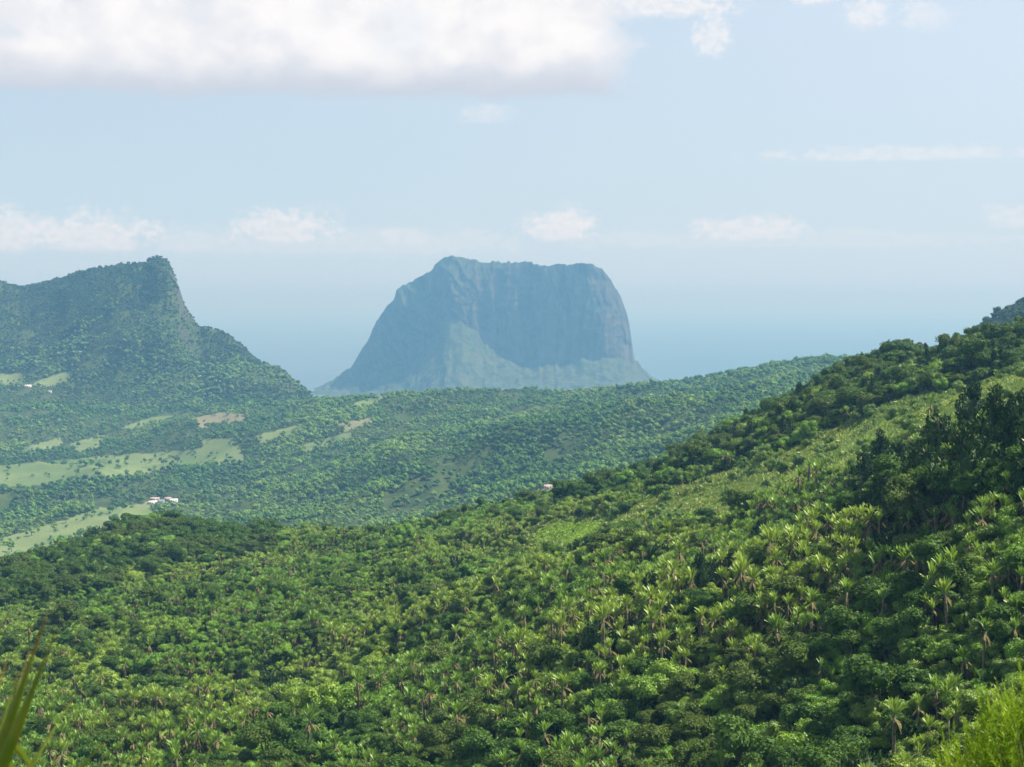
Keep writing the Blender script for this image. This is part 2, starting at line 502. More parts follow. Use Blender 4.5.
def ground_material():
    m = bpy.data.materials.new('ground'); m.use_nodes = True
    g = Nodes(m.node_tree)
    geo = g.add('ShaderNodeNewGeometry')
    pos = geo.outputs['Position']
    n = g.noise(pos, .05, 5); nn = g.noise(pos, .6, 4); nb = g.noise(pos, .009, 4)
    green = g.mix(g.smooth(n, .35, .65), (.022, .045, .010), (.050, .080, .018))
    green = g.mix(g.smooth(nn, .5, .7), green, (.085, .085, .035))
    at = g.add('ShaderNodeAttribute', attribute_name='cover')
    pasture = g.mix(g.smooth(nb, .4, .6), (.095, .150, .048), (.145, .185, .070))
    pasture = g.mix(g.smooth(nn, .45, .7), pasture, (.09, .14, .04))
    earth = g.mix(g.smooth(nn, .4, .6), (.13, .135, .07), (.165, .155, .085))
    c = g.mix(g.smooth(at.outputs['Fac'], .3, .7), green, pasture)
    c = g.mix(g.smooth(at.outputs['Fac'], 1.3, 1.7), c, earth)
    # bare rock where the land is too steep for trees
    sp = g.add('ShaderNodeSeparateXYZ'); g.put(sp.inputs[0], geo.outputs['Normal'])
    rock = g.mix(g.smooth(nn, .35, .65), (.040, .048, .032), (.085, .088, .062))
    c = g.mix(g.smooth(sp.outputs[2], .40, .55, 1, 0), c, rock)
    p = g.add('ShaderNodeBsdfPrincipled')
    g.put(p.inputs['Base Color'], c); p.inputs['Roughness'].default_value = .95; p.inputs['Specular IOR Level'].default_value = .1
    o = g.add('ShaderNodeOutputMaterial'); g.l.new(p.outputs[0], o.inputs[0])
    return m


M['ground'] = ground_material()


def sheet(name, rows, s0, s1, ncol, apex):
    s = np.linspace(s0, s1, ncol)
    Yg, Sg = np.meshgrid(rows, s, indexing='ij')
    Xg = Sg * (Yg + apex)
    Zg = ground(Xg, Yg)
    px, py = project(Xg, np.maximum(Yg, 1), Zg)
    cov = np.where(Yg > 1300, in_any(FIELDS, px, py) * 1.0, 0.0)
    cov = np.where((Yg > 1300) & in_any(EARTH, px, py), 2.0, cov)
    nr = len(rows)
    i = np.arange(nr * ncol).reshape(nr, ncol)
    q = np.stack([i[:-1, :-1], i[:-1, 1:], i[1:, 1:], i[1:, :-1]], -1).reshape(-1, 4)
    return Xg, Yg, Zg, cov, q


def sub_sheet(name, X, Y, Z, cov, q, label):
    used = np.unique(q)
    mp = np.zeros(X.size, int); mp[used] = np.arange(len(used))
    mb = MB()
    mb.add(np.stack([X.ravel()[used], Y.ravel()[used], Z.ravel()[used]], 1), mp[q], attr=cov.ravel()[used])
    o = link(name, mb.mesh(name, [M['ground']], True, 'cover'))
    return tag(o, label, None, None, 'structure')


rows = np.concatenate([np.arange(-60, 60, 3.0), np.arange(60, 1000, 3.2)])
X, Y, Z, cov, q = sheet('hillside', rows, -.46, .46, 420, 70)
sub_sheet('hillside', X, Y, Z, cov, q, 'near green hillside rising to the right, covered with palms and scrub')
rows = np.concatenate([np.arange(996.8, 3300, 9.0), np.arange(3300, 4700, 5.5), np.arange(4700, 9000, 60.0)])
X, Y, Z, cov, q = sheet('valley', rows, -.46, .46, 760, 70)
Yc = Y.ravel()[q].mean(1); Xc = X.ravel()[q].mean(1)
pxc = W / 2 + F * Xc / Yc
left = (Yc > KL(pxc)[1] + 40) & (pxc < 335)
right = (pxc > 930) & (Yc < 2050)
sub_sheet('valley', X, Y, Z, cov, q[~left & ~right], 'wooded valley with pale fields below the far ridge')
sub_sheet('peaked_mountain', X, Y, Z, cov, q[left], 'forested mountain at left with a sharp peak and a cliff on its right side')
sub_sheet('steep_slope', X, Y, Z, cov, q[right], 'dark steep slope showing behind the wooded ridge at the right edge')


# ------------------------------------------------------------------ sea
def make_sea():
    m = bpy.data.materials.new('sea'); m.use_nodes = True
    g = Nodes(m.node_tree)
    geo = g.add('ShaderNodeNewGeometry')
    n = g.noise(geo.outputs['Position'], .0006, 4)
    c = g.mix(g.smooth(n, .35, .65), (.020, .075, .12), (.030, .10, .14))
    p = g.add('ShaderNodeBsdfPrincipled'); g.put(p.inputs['Base Color'], c)
    p.inputs['Roughness'].default_value = .35; p.inputs['Specular IOR Level'].default_value = .3
    b = g.add('ShaderNodeBump'); b.inputs['Strength'].default_value = .3; b.inputs['Distance'].default_value = 2
    g.put(b.inputs['Height'], g.noise(geo.outputs['Position'], .02, 4)); g.l.new(b.outputs[0], p.inputs['Normal'])
    o = g.add('ShaderNodeOutputMaterial'); g.l.new(p.outputs[0], o.inputs[0])
    mb = MB()
    xs = np.linspace(-120000, 120000, 25); ys = np.concatenate([[4000, 7000, 12000], np.linspace(20000, 150000, 20)])
    Yg, Xg = np.meshgrid(ys, xs, indexing='ij')
    i = np.arange(Yg.size).reshape(Yg.shape)
    mb.add(np.stack([Xg, Yg, 0 * Xg], -1), np.stack([i[:-1, :-1], i[:-1, 1:], i[1:, 1:], i[1:, :-1]], -1))
    tag(link('sea', mb.mesh('sea', [m])), 'calm pale blue sea fading into haze at the horizon', None, None, 'structure')


make_sea()


# ------------------------------------------------------------------ the table mountain
def table_mountain():
    m = bpy.data.materials.new('table_mountain'); m.use_nodes = True
    g = Nodes(m.node_tree)
    geo = g.add('ShaderNodeNewGeometry')
    pos = geo.outputs['Position']
    mp = g.add('ShaderNodeMapping'); g.put(mp.inputs[0], pos); mp.inputs['Scale'].default_value = (1, 1, .25)
    n = g.noise(mp.outputs[0], .02, 6, .6); n2 = g.noise(pos, .035, 6, .7); n3 = g.noise(pos, .012, 4)
    rock = g.mix(g.smooth(n, .35, .65), (.022, .023, .022), (.095, .086, .072))
    green = g.mix(g.smooth(n2, .38, .62), (.014, .028, .012), (.058, .082, .030))
    green = g.mix(g.smooth(n3, .5, .65, 0, .4), green, (.075, .085, .04))
    sp = g.add('ShaderNodeSeparateXYZ'); g.put(sp.inputs[0], geo.outputs['Normal'])
    k = g.math('ADD', sp.outputs[2], g.math('MULTIPLY', g.math('SUBTRACT', n2, .5), .5))
    c = g.mix(g.smooth(k, .40, .55), rock, green)
    p = g.add('ShaderNodeBsdfPrincipled'); g.put(p.inputs['Base Color'], c)
    p.inputs['Roughness'].default_value = .95; p.inputs['Specular IOR Level'].default_value = .1
    o = g.add('ShaderNodeOutputMaterial'); g.l.new(p.outputs[0], o.inputs[0])
    sky = np.array([(296, 398), (306, 393), (318, 388), (330, 380), (345, 371), (352, 360), (360, 346), (366, 334), (372, 322), (384, 305), (390, 300), (393, 290), (399, 286), (405, 283), (418, 278), (430, 271), (438, 263), (445, 258), (452, 257.5), (462, 258.5), (480, 262), (500, 263), (520, 262), (534, 264), (545, 266), (558, 265.5), (570, 265), (585, 264), (592, 264.5), (600, 268), (610, 279), (616, 287), (620, 294), (624, 304), (630, 322), (634, 345), (637, 361), (648, 372), (656, 379), (668, 386), (690, 396)], float)
    tal = np.array([(296, 398), (318, 391), (345, 384), (365, 376), (385, 370), (405, 366), (425, 350), (440, 335), (452, 322), (462, 320), (475, 332), (490, 346), (510, 358), (525, 362), (560, 362), (600, 357), (628, 361), (640, 372), (656, 384), (690, 397)], float)
    yc = np.array([(296, 8350), (330, 8270), (360, 8180), (393, 8080), (420, 8000), (440, 7900), (455, 7880), (480, 7930), (530, 7950), (580, 7890), (605, 7920), (625, 8010), (640, 8130), (660, 8300), (690, 8400)], float)
    px = np.arange(296, 690.5, .75)
    Yc = np.interp(px, yc[:, 0], yc[:, 1])
    for _ in range(25): Yc[1:-1] = (Yc[:-2] + Yc[1:-1] * 2 + Yc[2:]) / 4
    zt = CAMZ + zy(np.interp(px, sky[:, 0], sky[:, 1])) * 8000
    zt = zt + 9 * fbm(px / 11, px * 0, 3, 71) + 6 * fbm(px / 3.2, px * 0 + 4, 2, 73)
    zk = CAMZ + zy(np.interp(px, tal[:, 0], tal[:, 1])) * 7950
    zk = zk + 14 * fbm(px / 7, px * 0 + 2, 3, 75)
    zk = np.minimum(zk, zt - 2)
    X0 = (px - W / 2) / F * 8000
    P, t_all = [], []
    nT, nC, nB = 50, 70, 26
    spur = np.clip(1 - np.abs(px - 395) / 75, 0, 1)
    for j in range(nT):                                   # apron of scree and scrub
        t = j / nT
        yy = Yc - 40 - 560 * (1 - t)
        zz = -6 + (zk + 6) * (t ** 1.35)
        P.append((X0, yy, zz, t, 0))
    for j in range(nC):                                   # the cliff
        t = j / nC
        setback = 70 + 160 * spur
        yy = Yc - 40 + setback * t ** 1.2
        zz = zk + (zt - zk) * t
        P.append((X0, yy, zz, t, 1))
    for j in range(nB + 1):                               # the top and the seaward side
        t = j / nB
        yy = Yc + 30 + 160 * spur + 760 * t
        zz = zt * (1 - smoothstep(.45, 1.0, t)) - 8 * t + 4 * fbm(X0 / 60 + 3, yy / 60, 3, 77) * np.sin(np.pi * t)
        P.append((X0, yy, zz, t, 2))
    A = np.array([(p[0], p[1], p[2]) for p in P])          # rows, xyz, cols
    Xg, Yg, Zg = A[:, 0].copy(), A[:, 1].copy(), A[:, 2].copy()
    kind = np.array([p[4] for p in P])[:, None]; tt = np.array([p[3] for p in P])[:, None]
    wx = Xg + 22 * fbm(Xg / 70, Zg / 60, 3, 45)
    ribs = (1 - np.abs(fbm(wx / 62, Zg / 150, 4, 51)) * 2) * 23 + 10 * fbm(wx / 20, Zg / 30, 3, 55) + 7 * fbm(Xg / 160, Zg / 16, 3, 57)
    big = 45 * fbm(Xg / 130 + 5, Zg / 300, 3, 61)
    wc = np.where(kind == 1, np.sin(np.pi * np.clip(tt, 0, 1)) ** .5, 0)
    wl = X0[None] + .75 * (Zg - 200) + 25 * fbm(Xg / 60, Zg / 60, 2, 47)
    ribs = ribs + spur[None] ** .6 * 105 * (1 - np.abs(fbm(wl / 95, Zg / 420, 3, 49)) * 2.4)
    left_w = 1 + 1.0 * spur[None]
    Yg -= wc * (ribs * left_w + big) * .8
    wt = np.where(kind == 0, np.sin(np.pi * np.clip(tt, 0, 1)) ** .6, 0)
    Zg += wt * (11 * (1 - np.abs(fbm(Xg / 75, Yg / 130, 4, 81)) * 2 - .4) * left_w + 3 * fbm(Xg / 20, Yg / 20, 3, 85))
    nr, nc = Xg.shape
    i = np.arange(nr * nc).reshape(nr, nc)
    mb = MB()
    mb.add(np.stack([Xg, Yg, Zg], -1), np.stack([i[:-1, :-1], i[:-1, 1:], i[1:, 1:], i[1:, :-1]], -1))
    o = link('table_mountain', mb.mesh('table_mountain', [m], False))
    tag(o, 'flat-topped blue-grey rock mountain with sheer cliffs standing by the sea', None, None, 'structure')


table_mountain()

# ------------------------------------------------------------------ haze
def make_haze():
    mb = MB()
    mb.box(-125000, -1500, -60, 125000, 152000, 596)
    m = bpy.data.materials.new('haze'); m.use_nodes = True
    g = Nodes(m.node_tree)
    v = g.add('ShaderNodeVolumePrincipled')
    v.inputs['Color'].default_value = (.195, .485, .80, 1)
    v.inputs['Absorption Color'].default_value = (.585, .31, 0.0, 1)
    v.inputs['Density'].default_value = 1.18e-4
    v.inputs['Anisotropy'].default_value = 0.1
    o = g.add('ShaderNodeOutputMaterial'); g.l.new(v.outputs[0], o.inputs['Volume'])
    tag(link('haze', mb.mesh('haze', [m])), 'pale blue haze over the valley and the sea', None, None, 'stuff')


make_haze()


# ------------------------------------------------------------------ plants: prototypes
def unit(v):
    return v / (np.linalg.norm(v, axis=-1, keepdims=True) + 1e-9)


def sphere_dirs(n, r):
    v = r.normal(size=(n, 3)); return unit(v)


def blob_mesh(mb, c, rad, r, sub=1, rough=.25, mat=0):
    """lumpy core that fills a clump of leaves"""
    th = np.linspace(0, np.pi, 5 + sub); ph = np.linspace(0, 2 * np.pi, 7 + 2 * sub, endpoint=False)
    T, P_ = np.meshgrid(th, ph, indexing='ij')
    d = np.stack([np.sin(T) * np.cos(P_), np.sin(T) * np.sin(P_), np.cos(T)], -1)
    k = 1 + rough * r.uniform(-1, 1, size=d.shape[:2] + (1,)); k[0] = k[0, 0]; k[-1] = k[-1, 0]
    v = d * k * np.asarray(rad) + np.asarray(c)
    nr, nc = T.shape
    i = np.arange(nr * nc).reshape(nr, nc)
    j = np.roll(i, -1, 1)
    q = np.stack([i[:-1], j[:-1], j[1:], i[1:]], -1).reshape(-1, 4)[:, ::-1]
    mb.add(v.reshape(-1, 3), q, mat=mat)


def palm_leaf(mb, base, az, tilt, pet, lb, wid, droop, roll, mat=0, seg=5):
    """one long paddle leaf: stalk, then a blade folded along its rib that bends over"""
    o = np.array((math.cos(az), math.sin(az), 0.0)); up = np.array((0, 0, 1.0))
    side0 = np.array((-math.sin(az), math.cos(az), 0.0))
    d = o * math.sin(tilt) + up * math.cos(tilt)
    p = np.asarray(base, float)
    pts = [p]; a = tilt
    n_p = 2
    for i in range(n_p):
        dd = o * math.sin(a) + up * math.cos(a); pts.append(pts[-1] + dd * pet / n_p); a += droop * .08
    ps = np.array(pts); sd = side0 * .045
    mb.add(np.concatenate([ps - sd, ps + sd]), [(i, i + 1, len(ps) + i + 1, len(ps) + i) for i in range(n_p)], mat=mat)
    rib = [pts[-1]]; norm = []
    for i in range(seg + 1):
        dd = o * math.sin(a) + up * math.cos(a)
        norm.append(unit(np.cross(side0, dd)))
        if i < seg: rib.append(rib[-1] + dd * lb / seg); a += droop / seg
    rib = np.array(rib); norm = np.array(norm)
    t = np.linspace(0, 1, seg + 1)
    w = wid * np.sqrt(np.clip(np.sin(np.pi * (t * .93 + .05)), 0, 1))
    s = side0 * math.cos(roll) + np.array((0, 0, 1.0)) * math.sin(roll) * .8
    lift = norm * (-.28 * w[:, None])
    l = rib - s * w[:, None] + lift; r_ = rib + s * w[:, None] + lift
    k = seg + 1
    q = [(i, i + 1, k + i + 1, k + i) for i in range(seg)] + [(k + i, k + i + 1, 2 * k + i + 1, 2 * k + i) for i in range(seg)]
    mb.add(np.concatenate([l, rib, r_]), q, mat=mat)


def fan_head(leaf, dead, base, r, n, size, spread=1.15, plane=None, ndead=5):
    fa = r.uniform(0, math.pi) if plane is None else plane
    for i in range(n):
        u = (i + .5) / n * 2 - 1 + r.uniform(-.08, .08)
        tilt = abs(u) * spread + r.uniform(0, .12)
        az = fa + (0 if u > 0 else math.pi) + r.uniform(-1.35, 1.35)
        s = size * r.uniform(.85, 1.12)
        palm_leaf(leaf, np.asarray(base) + (0, 0, r.uniform(-.25, .15)), az, tilt, .42 * s, 1.25 * s, .115 * s, r.uniform(.0, .5), r.uniform(-.9, .9))
    for i in range(ndead):
        palm_leaf(dead, np.asarray(base) + (0, 0, -.15 - r.uniform(0, .3)), r.uniform(0, 6.28), r.uniform(1.7, 2.5), .35 * size, 1.3 * size, .18 * size, r.uniform(.3, .8), r.uniform(-1, 1), seg=3)


def palm_parts(kind, seed):
    """travellers palm: (leaf, dead, trunk) builders"""
    r = np.random.default_rng(seed)
    leaf, dead, trunk = MB(), MB(), MB()
    if kind == 'tall': heads = [(0, 0, r.uniform(4.2, 6.2), 1.0)]
    elif kind == 'young': heads = [(0, 0, r.uniform(.5, 1.0), 1.0), (.5, .3, .4, .8)]
    elif kind == 'mid': heads = [(0, 0, r.uniform(2.0, 2.8), 1.0)]
    else:
        heads = [(r.normal() * .95, r.normal() * .95, r.uniform(.8, 4.8), r.uniform(.75, 1.0)) for _ in range(5)]
    for (x, y, h, s) in heads:
        fan_head(leaf, dead, (x, y, h), r, 42 if len(heads) < 3 else 30, s * 1.0, r.uniform(.55, .85), None, 6 if kind != 'young' else 2)
        bend = r.normal(size=2) * .12
        z = np.linspace(-.6, h, 5)
        trunk.tube(np.stack([x + bend[0] * (z - h) * .5, y + bend[1] * (z - h) * .5, z], 1), np.linspace(.20, .13, 5) * (.8 + .4 * s), 6)
    return leaf, dead, trunk


def leafy(mb, r, lobes, n, size, flat=.75, core=True, mat=0, up=.35):
    """leaves heaped over lobes (x, y, z, rx, rz)"""
    tot = sum(l[3] ** 2 for l in lobes)
    for (x, y, z, rx, rz) in lobes:
        m = max(6, int(n * rx ** 2 / tot))
        d = sphere_dirs(m, r); d[:, 2] = np.where(d[:, 2] < -.35, -d[:, 2], d[:, 2])
        # clumps: gather the directions round fewer shoots
        k = max(5, m // 9)
        sh = sphere_dirs(k, r); sh[:, 2] = np.where(sh[:, 2] < -.3, -sh[:, 2], sh[:, 2])
        pick = r.integers(0, k, m)
        d = unit(sh[pick] + .30 * r.normal(size=(m, 3)))
        rad = r.uniform(.80, 1.08, (m, 1)) * (1 + .13 * r.normal(size=(k, 1)))[pick]
        c = d * rad * np.array((rx, rx, rz)) + np.array((x, y, z))
        nrm = unit(d + .75 * r.normal(size=(m, 3)) + np.array((0, 0, up)))
        a = unit(np.cross(nrm, r.normal(size=(m, 3)))); b = np.cross(nrm, a)
        s = size * r.uniform(.6, 1.35, (m, 1))
        mb.cards(c, a * s, b * s * flat, mat)
        if core: blob_mesh(mb, (x, y, z), (rx * .80, rx * .80, rz * .80), r, 0, .2, mat)


def broad_parts(seed, flat_top=False, n=2900, size=.135):
    r = np.random.default_rng(seed)
    leaf, wood = MB(), MB()
    h = r.uniform(2.6, 3.6); R0 = r.uniform(1.5, 2.1)
    lobes = []
    for i in range(9):
        a = r.uniform(0, 6.28); d = R0 * math.sqrt(r.uniform(0, 1)) * 1.0
        zz = h + (r.uniform(-.9, .9) if not flat_top else r.uniform(-.2, .5)) - .25 * d
        rr = r.uniform(.75, 1.25)
        lobes.append((d * math.cos(a), d * math.sin(a), zz, rr, rr * (.8 if not flat_top else .45)))
    leafy(leaf, r, lobes, n, size)
    for l in lobes[:6]:
        z = np.linspace(0, 1, 5)[:, None]
        base = np.array((0, 0, -.5)); tip = np.array(l[:3]) - (0, 0, .2)
        mid = np.array((l[0] * .2, l[1] * .2, h * .45))
        pts = (1 - z) ** 2 * base + 2 * z * (1 - z) * mid + z ** 2 * tip
        wood.tube(pts, np.linspace(.16, .04, 5), 5)
    return leaf, wood


def conifer_parts(seed, tall=True, wide=1.0):
    """dark feathery tree of steep upward plumes"""
    r = np.random.default_rng(seed)
    leaf, wood = MB(), MB()
    h = r.uniform(6.5, 8.5) if tall else r.uniform(3.4, 4.4)
    n = 60 if tall else 46
    wood.tube(np.stack([.1 * np.sin(np.linspace(0, 3, 6)), 0 * np.linspace(0, 1, 6), np.linspace(-.5, h * .92, 6)], 1), np.linspace(.22, .03, 6), 6)
    for i in range(n):
        t = r.uniform(.12, .98) if tall else r.uniform(.05, .9)
        if tall: rad = wide * (1 - t) ** .7 * 2.3 * r.uniform(.35, 1.05) + .12
        else: rad = wide * 2.4 * math.sqrt(r.uniform(0, 1))
        a = r.uniform(0, 6.28)
        top = h * t + (.4 if tall else 0)
        if not tall: top = h * (1 - .32 * (rad / 2.4) ** 2) * r.uniform(.72, 1.06)
        L = r.uniform(1.2, 2.0)
        tip = np.array((rad * math.cos(a), rad * math.sin(a), top))
        lean = np.array((math.cos(a), math.sin(a), 0)) * .3
        ax = unit(lean + (0, 0, 1.0))
        m = 30
        u = r.uniform(0, 1, (m, 1))
        c = tip - ax * L * u + unit(r.normal(size=(m, 3))) * (.06 + .36 * np.sin(np.pi * np.clip(u * .85, 0, 1)))
        d = unit(ax + .55 * r.normal(size=(m, 3)))
        b = unit(np.cross(d, r.normal(size=(m, 3))))
        s = r.uniform(.16, .34, (m, 1))
        leaf.cards(c, d * s, b * s * .42)
        z = np.linspace(0, 1, 3)[:, None]
        wood.tube((1 - z) * np.array((0, 0, max(.1, top - L - rad * .6))) + z * (tip - ax * L * .4), (.05, .035, .015), 4)
    if not tall: blob_mesh(leaf, (0, 0, h * .42), (1.35 * wide, 1.35 * wide, h * .36), r, 1, .3)
    else: blob_mesh(leaf, (0, 0, h * .42), (.42 * wide, .42 * wide, h * .36), r, 1, .3)
    return leaf, wood


def far_tree(seed, tall=False):
    r = np.random.default_rng(seed)
    mb = MB()
    R0 = r.uniform(3.6, 5.2); h = r.uniform(4.5, 7.0)
    lobes = [(R0 * .55 * math.cos(a), R0 * .55 * math.sin(a), h + r.uniform(-1.2, 1.2), R0 * r.uniform(.45, .65), R0 * r.uniform(.4, .55)) for a in r.uniform(0, 6.28, 4)]
    lobes.append((0, 0, h + 1.2, R0 * .6, R0 * .55))
    leafy(mb, r, lobes, 260, .55, .8)
    mb.tube([(0, 0, -1), (0, 0, h * .5), (.2, .1, h)], (.4, .3, .2), 5, mat=1)
    return mb


def tuft(seed, size=.5, n=60, spread=1.0):
    """low ferny hummock"""
    r = np.random.default_rng(seed)
    mb = MB()
    c = np.stack([r.normal(size=n) * spread * .5, r.normal(size=n) * spread * .5, np.zeros(n)], 1)
    c[:, 2] = .35 + .55 * np.exp(-(c[:, 0] ** 2 + c[:, 1] ** 2) / spread ** 2) * r.uniform(.5, 1.2, n)
    d = unit(r.normal(size=(n, 3)) * .8 + np.array((0, 0, .9)))
    b = unit(np.cross(d, r.normal(size=(n, 3))))
    s = size * r.uniform(.5, 1.2, (n, 1))
    mb.cards(c, d * s, b * s * .4)
    blob_mesh(mb, (0, 0, .1), (spread * .75, spread * .75, .42), r, 0, .3)
    return mb


# ------------------------------------------------------------------ where plants stand
def jitter_grid(x0, x1, y0, y1, step, r):
    xs = np.arange(x0, x1, step); ys = np.arange(y0, y1, step)
    Xg, Yg = np.meshgrid(xs, ys)
    Xg = Xg + (np.arange(Xg.shape[0]) % 2)[:, None] * step / 2
    return (Xg + r.uniform(-.42, .42, Xg.shape) * step).ravel(), (Yg + r.uniform(-.42, .42, Yg.shape) * step).ravel()


# what stands in front: rows of ground seen so far, per column of the view
_vy = np.concatenate([np.arange(100, 1000, 4.0), np.arange(1000, 5200, 12.0)])
_vp = np.arange(-120, 1150, 4.0)
_VY, _VP = np.meshgrid(_vy, _vp, indexing='ij')
_vx = (_VP - W / 2) / F * _VY
_, _vrow = project(_vx, _VY, ground(_vx, _VY) + 1.5)
_vmin = np.minimum.accumulate(_vrow, axis=0)


def seen(x, y, z, h, margin=3.0):
    px, py = project(x, y, z + h)
    i = np.clip(np.searchsorted(_vy, y - 6) - 1, 0, len(_vy) - 1)
    j = np.clip(((W / 2 + F * x / y + 120) / 4).round().astype(int), 0, len(_vp) - 1)
    pxg, pyg = project(x, y, z)
    return (py < _vmin[i, j] + margin) & (px > -45) & (px < 1069) & (py < 800), pxg, pyg


GRASS = [[(600, 530), (690, 486), (742, 468), (800, 446), (850, 424), (905, 402), (960, 394), (1080, 362), (1080, 412), (1000, 428), (950, 446), (880, 470), (820, 492), (745, 520), (690, 535), (640, 548)]]
SPUR = [[(1080, 415), (1024, 432), (985, 442), (940, 462), (905, 478), (868, 490), (840, 515), (860, 545), (930, 540), (1000, 520), (1080, 500)]]
CROP = [[(534, 545), (540, 531), (566, 524), (606, 523), (602, 533), (570, 548)]]
CROP_EDGE = [[(528, 566), (532, 528), (566, 520), (612, 520), (612, 548), (575, 568)]]
KNOLL = [[(-40, 590), (60, 556), (120, 533), (175, 516), (240, 520), (296, 532), (262, 556), (200, 572), (120, 590), (60, 608), (-40, 622)]]
RIDGE = [[(560, 508), (600, 480), (640, 456), (700, 425), (760, 392), (830, 355), (900, 325), (1080, 280), (1080, 372), (1000, 396), (905, 406), (850, 422), (800, 446), (748, 452), (700, 475), (650, 492), (600, 508)]]
GLADES = [[(450, 586), (480, 580), (506, 578), (490, 588), (455, 594)], [(494, 626), (520, 620), (530, 628), (500, 634)]]

r = np.random.default_rng(11)
gx, gy = [], []
for (y0, y1, st) in ((120, 330, 2.1), (330, 560, 2.0), (560, 840, 2.25)):
    ax, ay = jitter_grid(-.32 * y1, .32 * y1, y0, y1, st, r)
    gx.append(ax); gy.append(ay)
gx = np.concatenate(gx); gy = np.concatenate(gy)
keep = np.abs(gx) < .30 * gy + 4
gx, gy = gx[keep], gy[keep]
gz = ground(gx, gy)
vis, gpx, gpy = seen(gx, gy, gz, 5.0, 5.0)
keep = vis & (gy < KG(np.clip(gpx, -300, 1324))[1] + 35)
gx, gy, gz, gpx, gpy = (a[keep] for a in (gx, gy, gz, gpx, gpy))
N = len(gx)
u = r.uniform(0, 1, N); u2 = r.uniform(0, 1, N)
wob = 10 * fbm(gx / 25, gy / 25, 2, 91); wob2 = 8 * fbm(gx / 25, gy / 25, 2, 95)
zx, zy_ = gpx + wob, gpy + wob2 * .6
grass = in_any(GRASS, zx, zy_); spur = in_any(SPUR, zx, zy_); knoll = in_any(KNOLL, zx, zy_)
ridge = in_any(RIDGE, zx, zy_); crop = in_any(CROP, gpx, gpy); glade = in_any(GLADES, gpx, gpy)
patchn = fbm(gx / 34, gy / 45, 3, 101)
PALM, BROAD, OLIVE, CONI, CONI_LOW, TUFT, DARK = range(7)
kind = np.full(N, PALM)
# the palm slope, with islands of broadleaf scrub; more scrub towards the foot of the picture
scrub = .18 + .35 * smoothstep(.05, .45, patchn) + .40 * smoothstep(640, 760, gpy + .16 * (gpx - 600)) * smoothstep(-.5, .15, patchn)
foot0 = smoothstep(650, 715, gpy) * smoothstep(560, 700, gpx) * .15 + smoothstep(690, 740, gpy) * .08
foot0 = foot0 + .12 * (1 - smoothstep(320, 350, gy))
kind = np.where(u < scrub + foot0, np.where(u2 < .22, DARK, np.where(u2 < .62, BROAD, OLIVE)), kind)
kind = np.where((u > .985), CONI_LOW, kind)
kind = np.where(knoll, np.where(u < .52, DARK, np.where(u < .74, BROAD, np.where(u < .80, CONI_LOW, PALM))), kind)  # mostly dark trees: shade of the knoll's near face put into leaf colour
kind = np.where(ridge, np.where(u < .15, CONI, np.where(u < .44, DARK, np.where(u < .70, BROAD, np.where(u < .88, OLIVE, PALM)))), kind)
kind = np.where(spur, np.where(u < .20, CONI, np.where(u < .36, DARK, PALM)), kind)
kind = np.where(grass, np.where(u < .945, TUFT, np.where(u < .98, OLIVE, PALM)), kind)
kind = np.where(glade, TUFT, kind)
kind = np.where(crop, -1, kind)
kind = np.where(in_any(CROP_EDGE, gpx, gpy) & ~crop, np.where(u < .5, TUFT, -1), kind)
# stands of dark trees are open: conifers are broad, so thin them out
kind = np.where((kind == CONI) & (r.uniform(0, 1, N) < .5), DARK, kind)
SZ = np.exp(r.normal(size=N) * .2) * (.95 + .15 * patchn)
ROT = r.uniform(0, 6.283, N)
DIST = gy
big = ridge & ((kind == CONI) | (kind == BROAD) | (kind == DARK))
SZ = np.where(big, SZ * r.choice([.7, .9, 1.15, 1.45], N, p=[.3, .35, .22, .13]), SZ)
SZ = np.where((kind == PALM), SZ * np.interp(gy, [150, 260, 420, 800], [.86, .86, .76, .72]), SZ)
SZ = np.where(spur & (kind == PALM), SZ * .92, SZ)
SZ = np.where((kind == BROAD) | (kind == OLIVE), SZ * np.interp(gy, [300, 420], [.62, .80]), SZ)
SZ = np.where(knoll & (kind != PALM), SZ * r.uniform(.7, 1.4, N), SZ)
SZ = np.where(ridge & (kind == CONI), np.minimum(SZ, 1.05), SZ)
SZ = np.where(spur & ((kind == CONI) | (kind == DARK)), SZ * r.uniform(.8, 1.45, N), SZ)
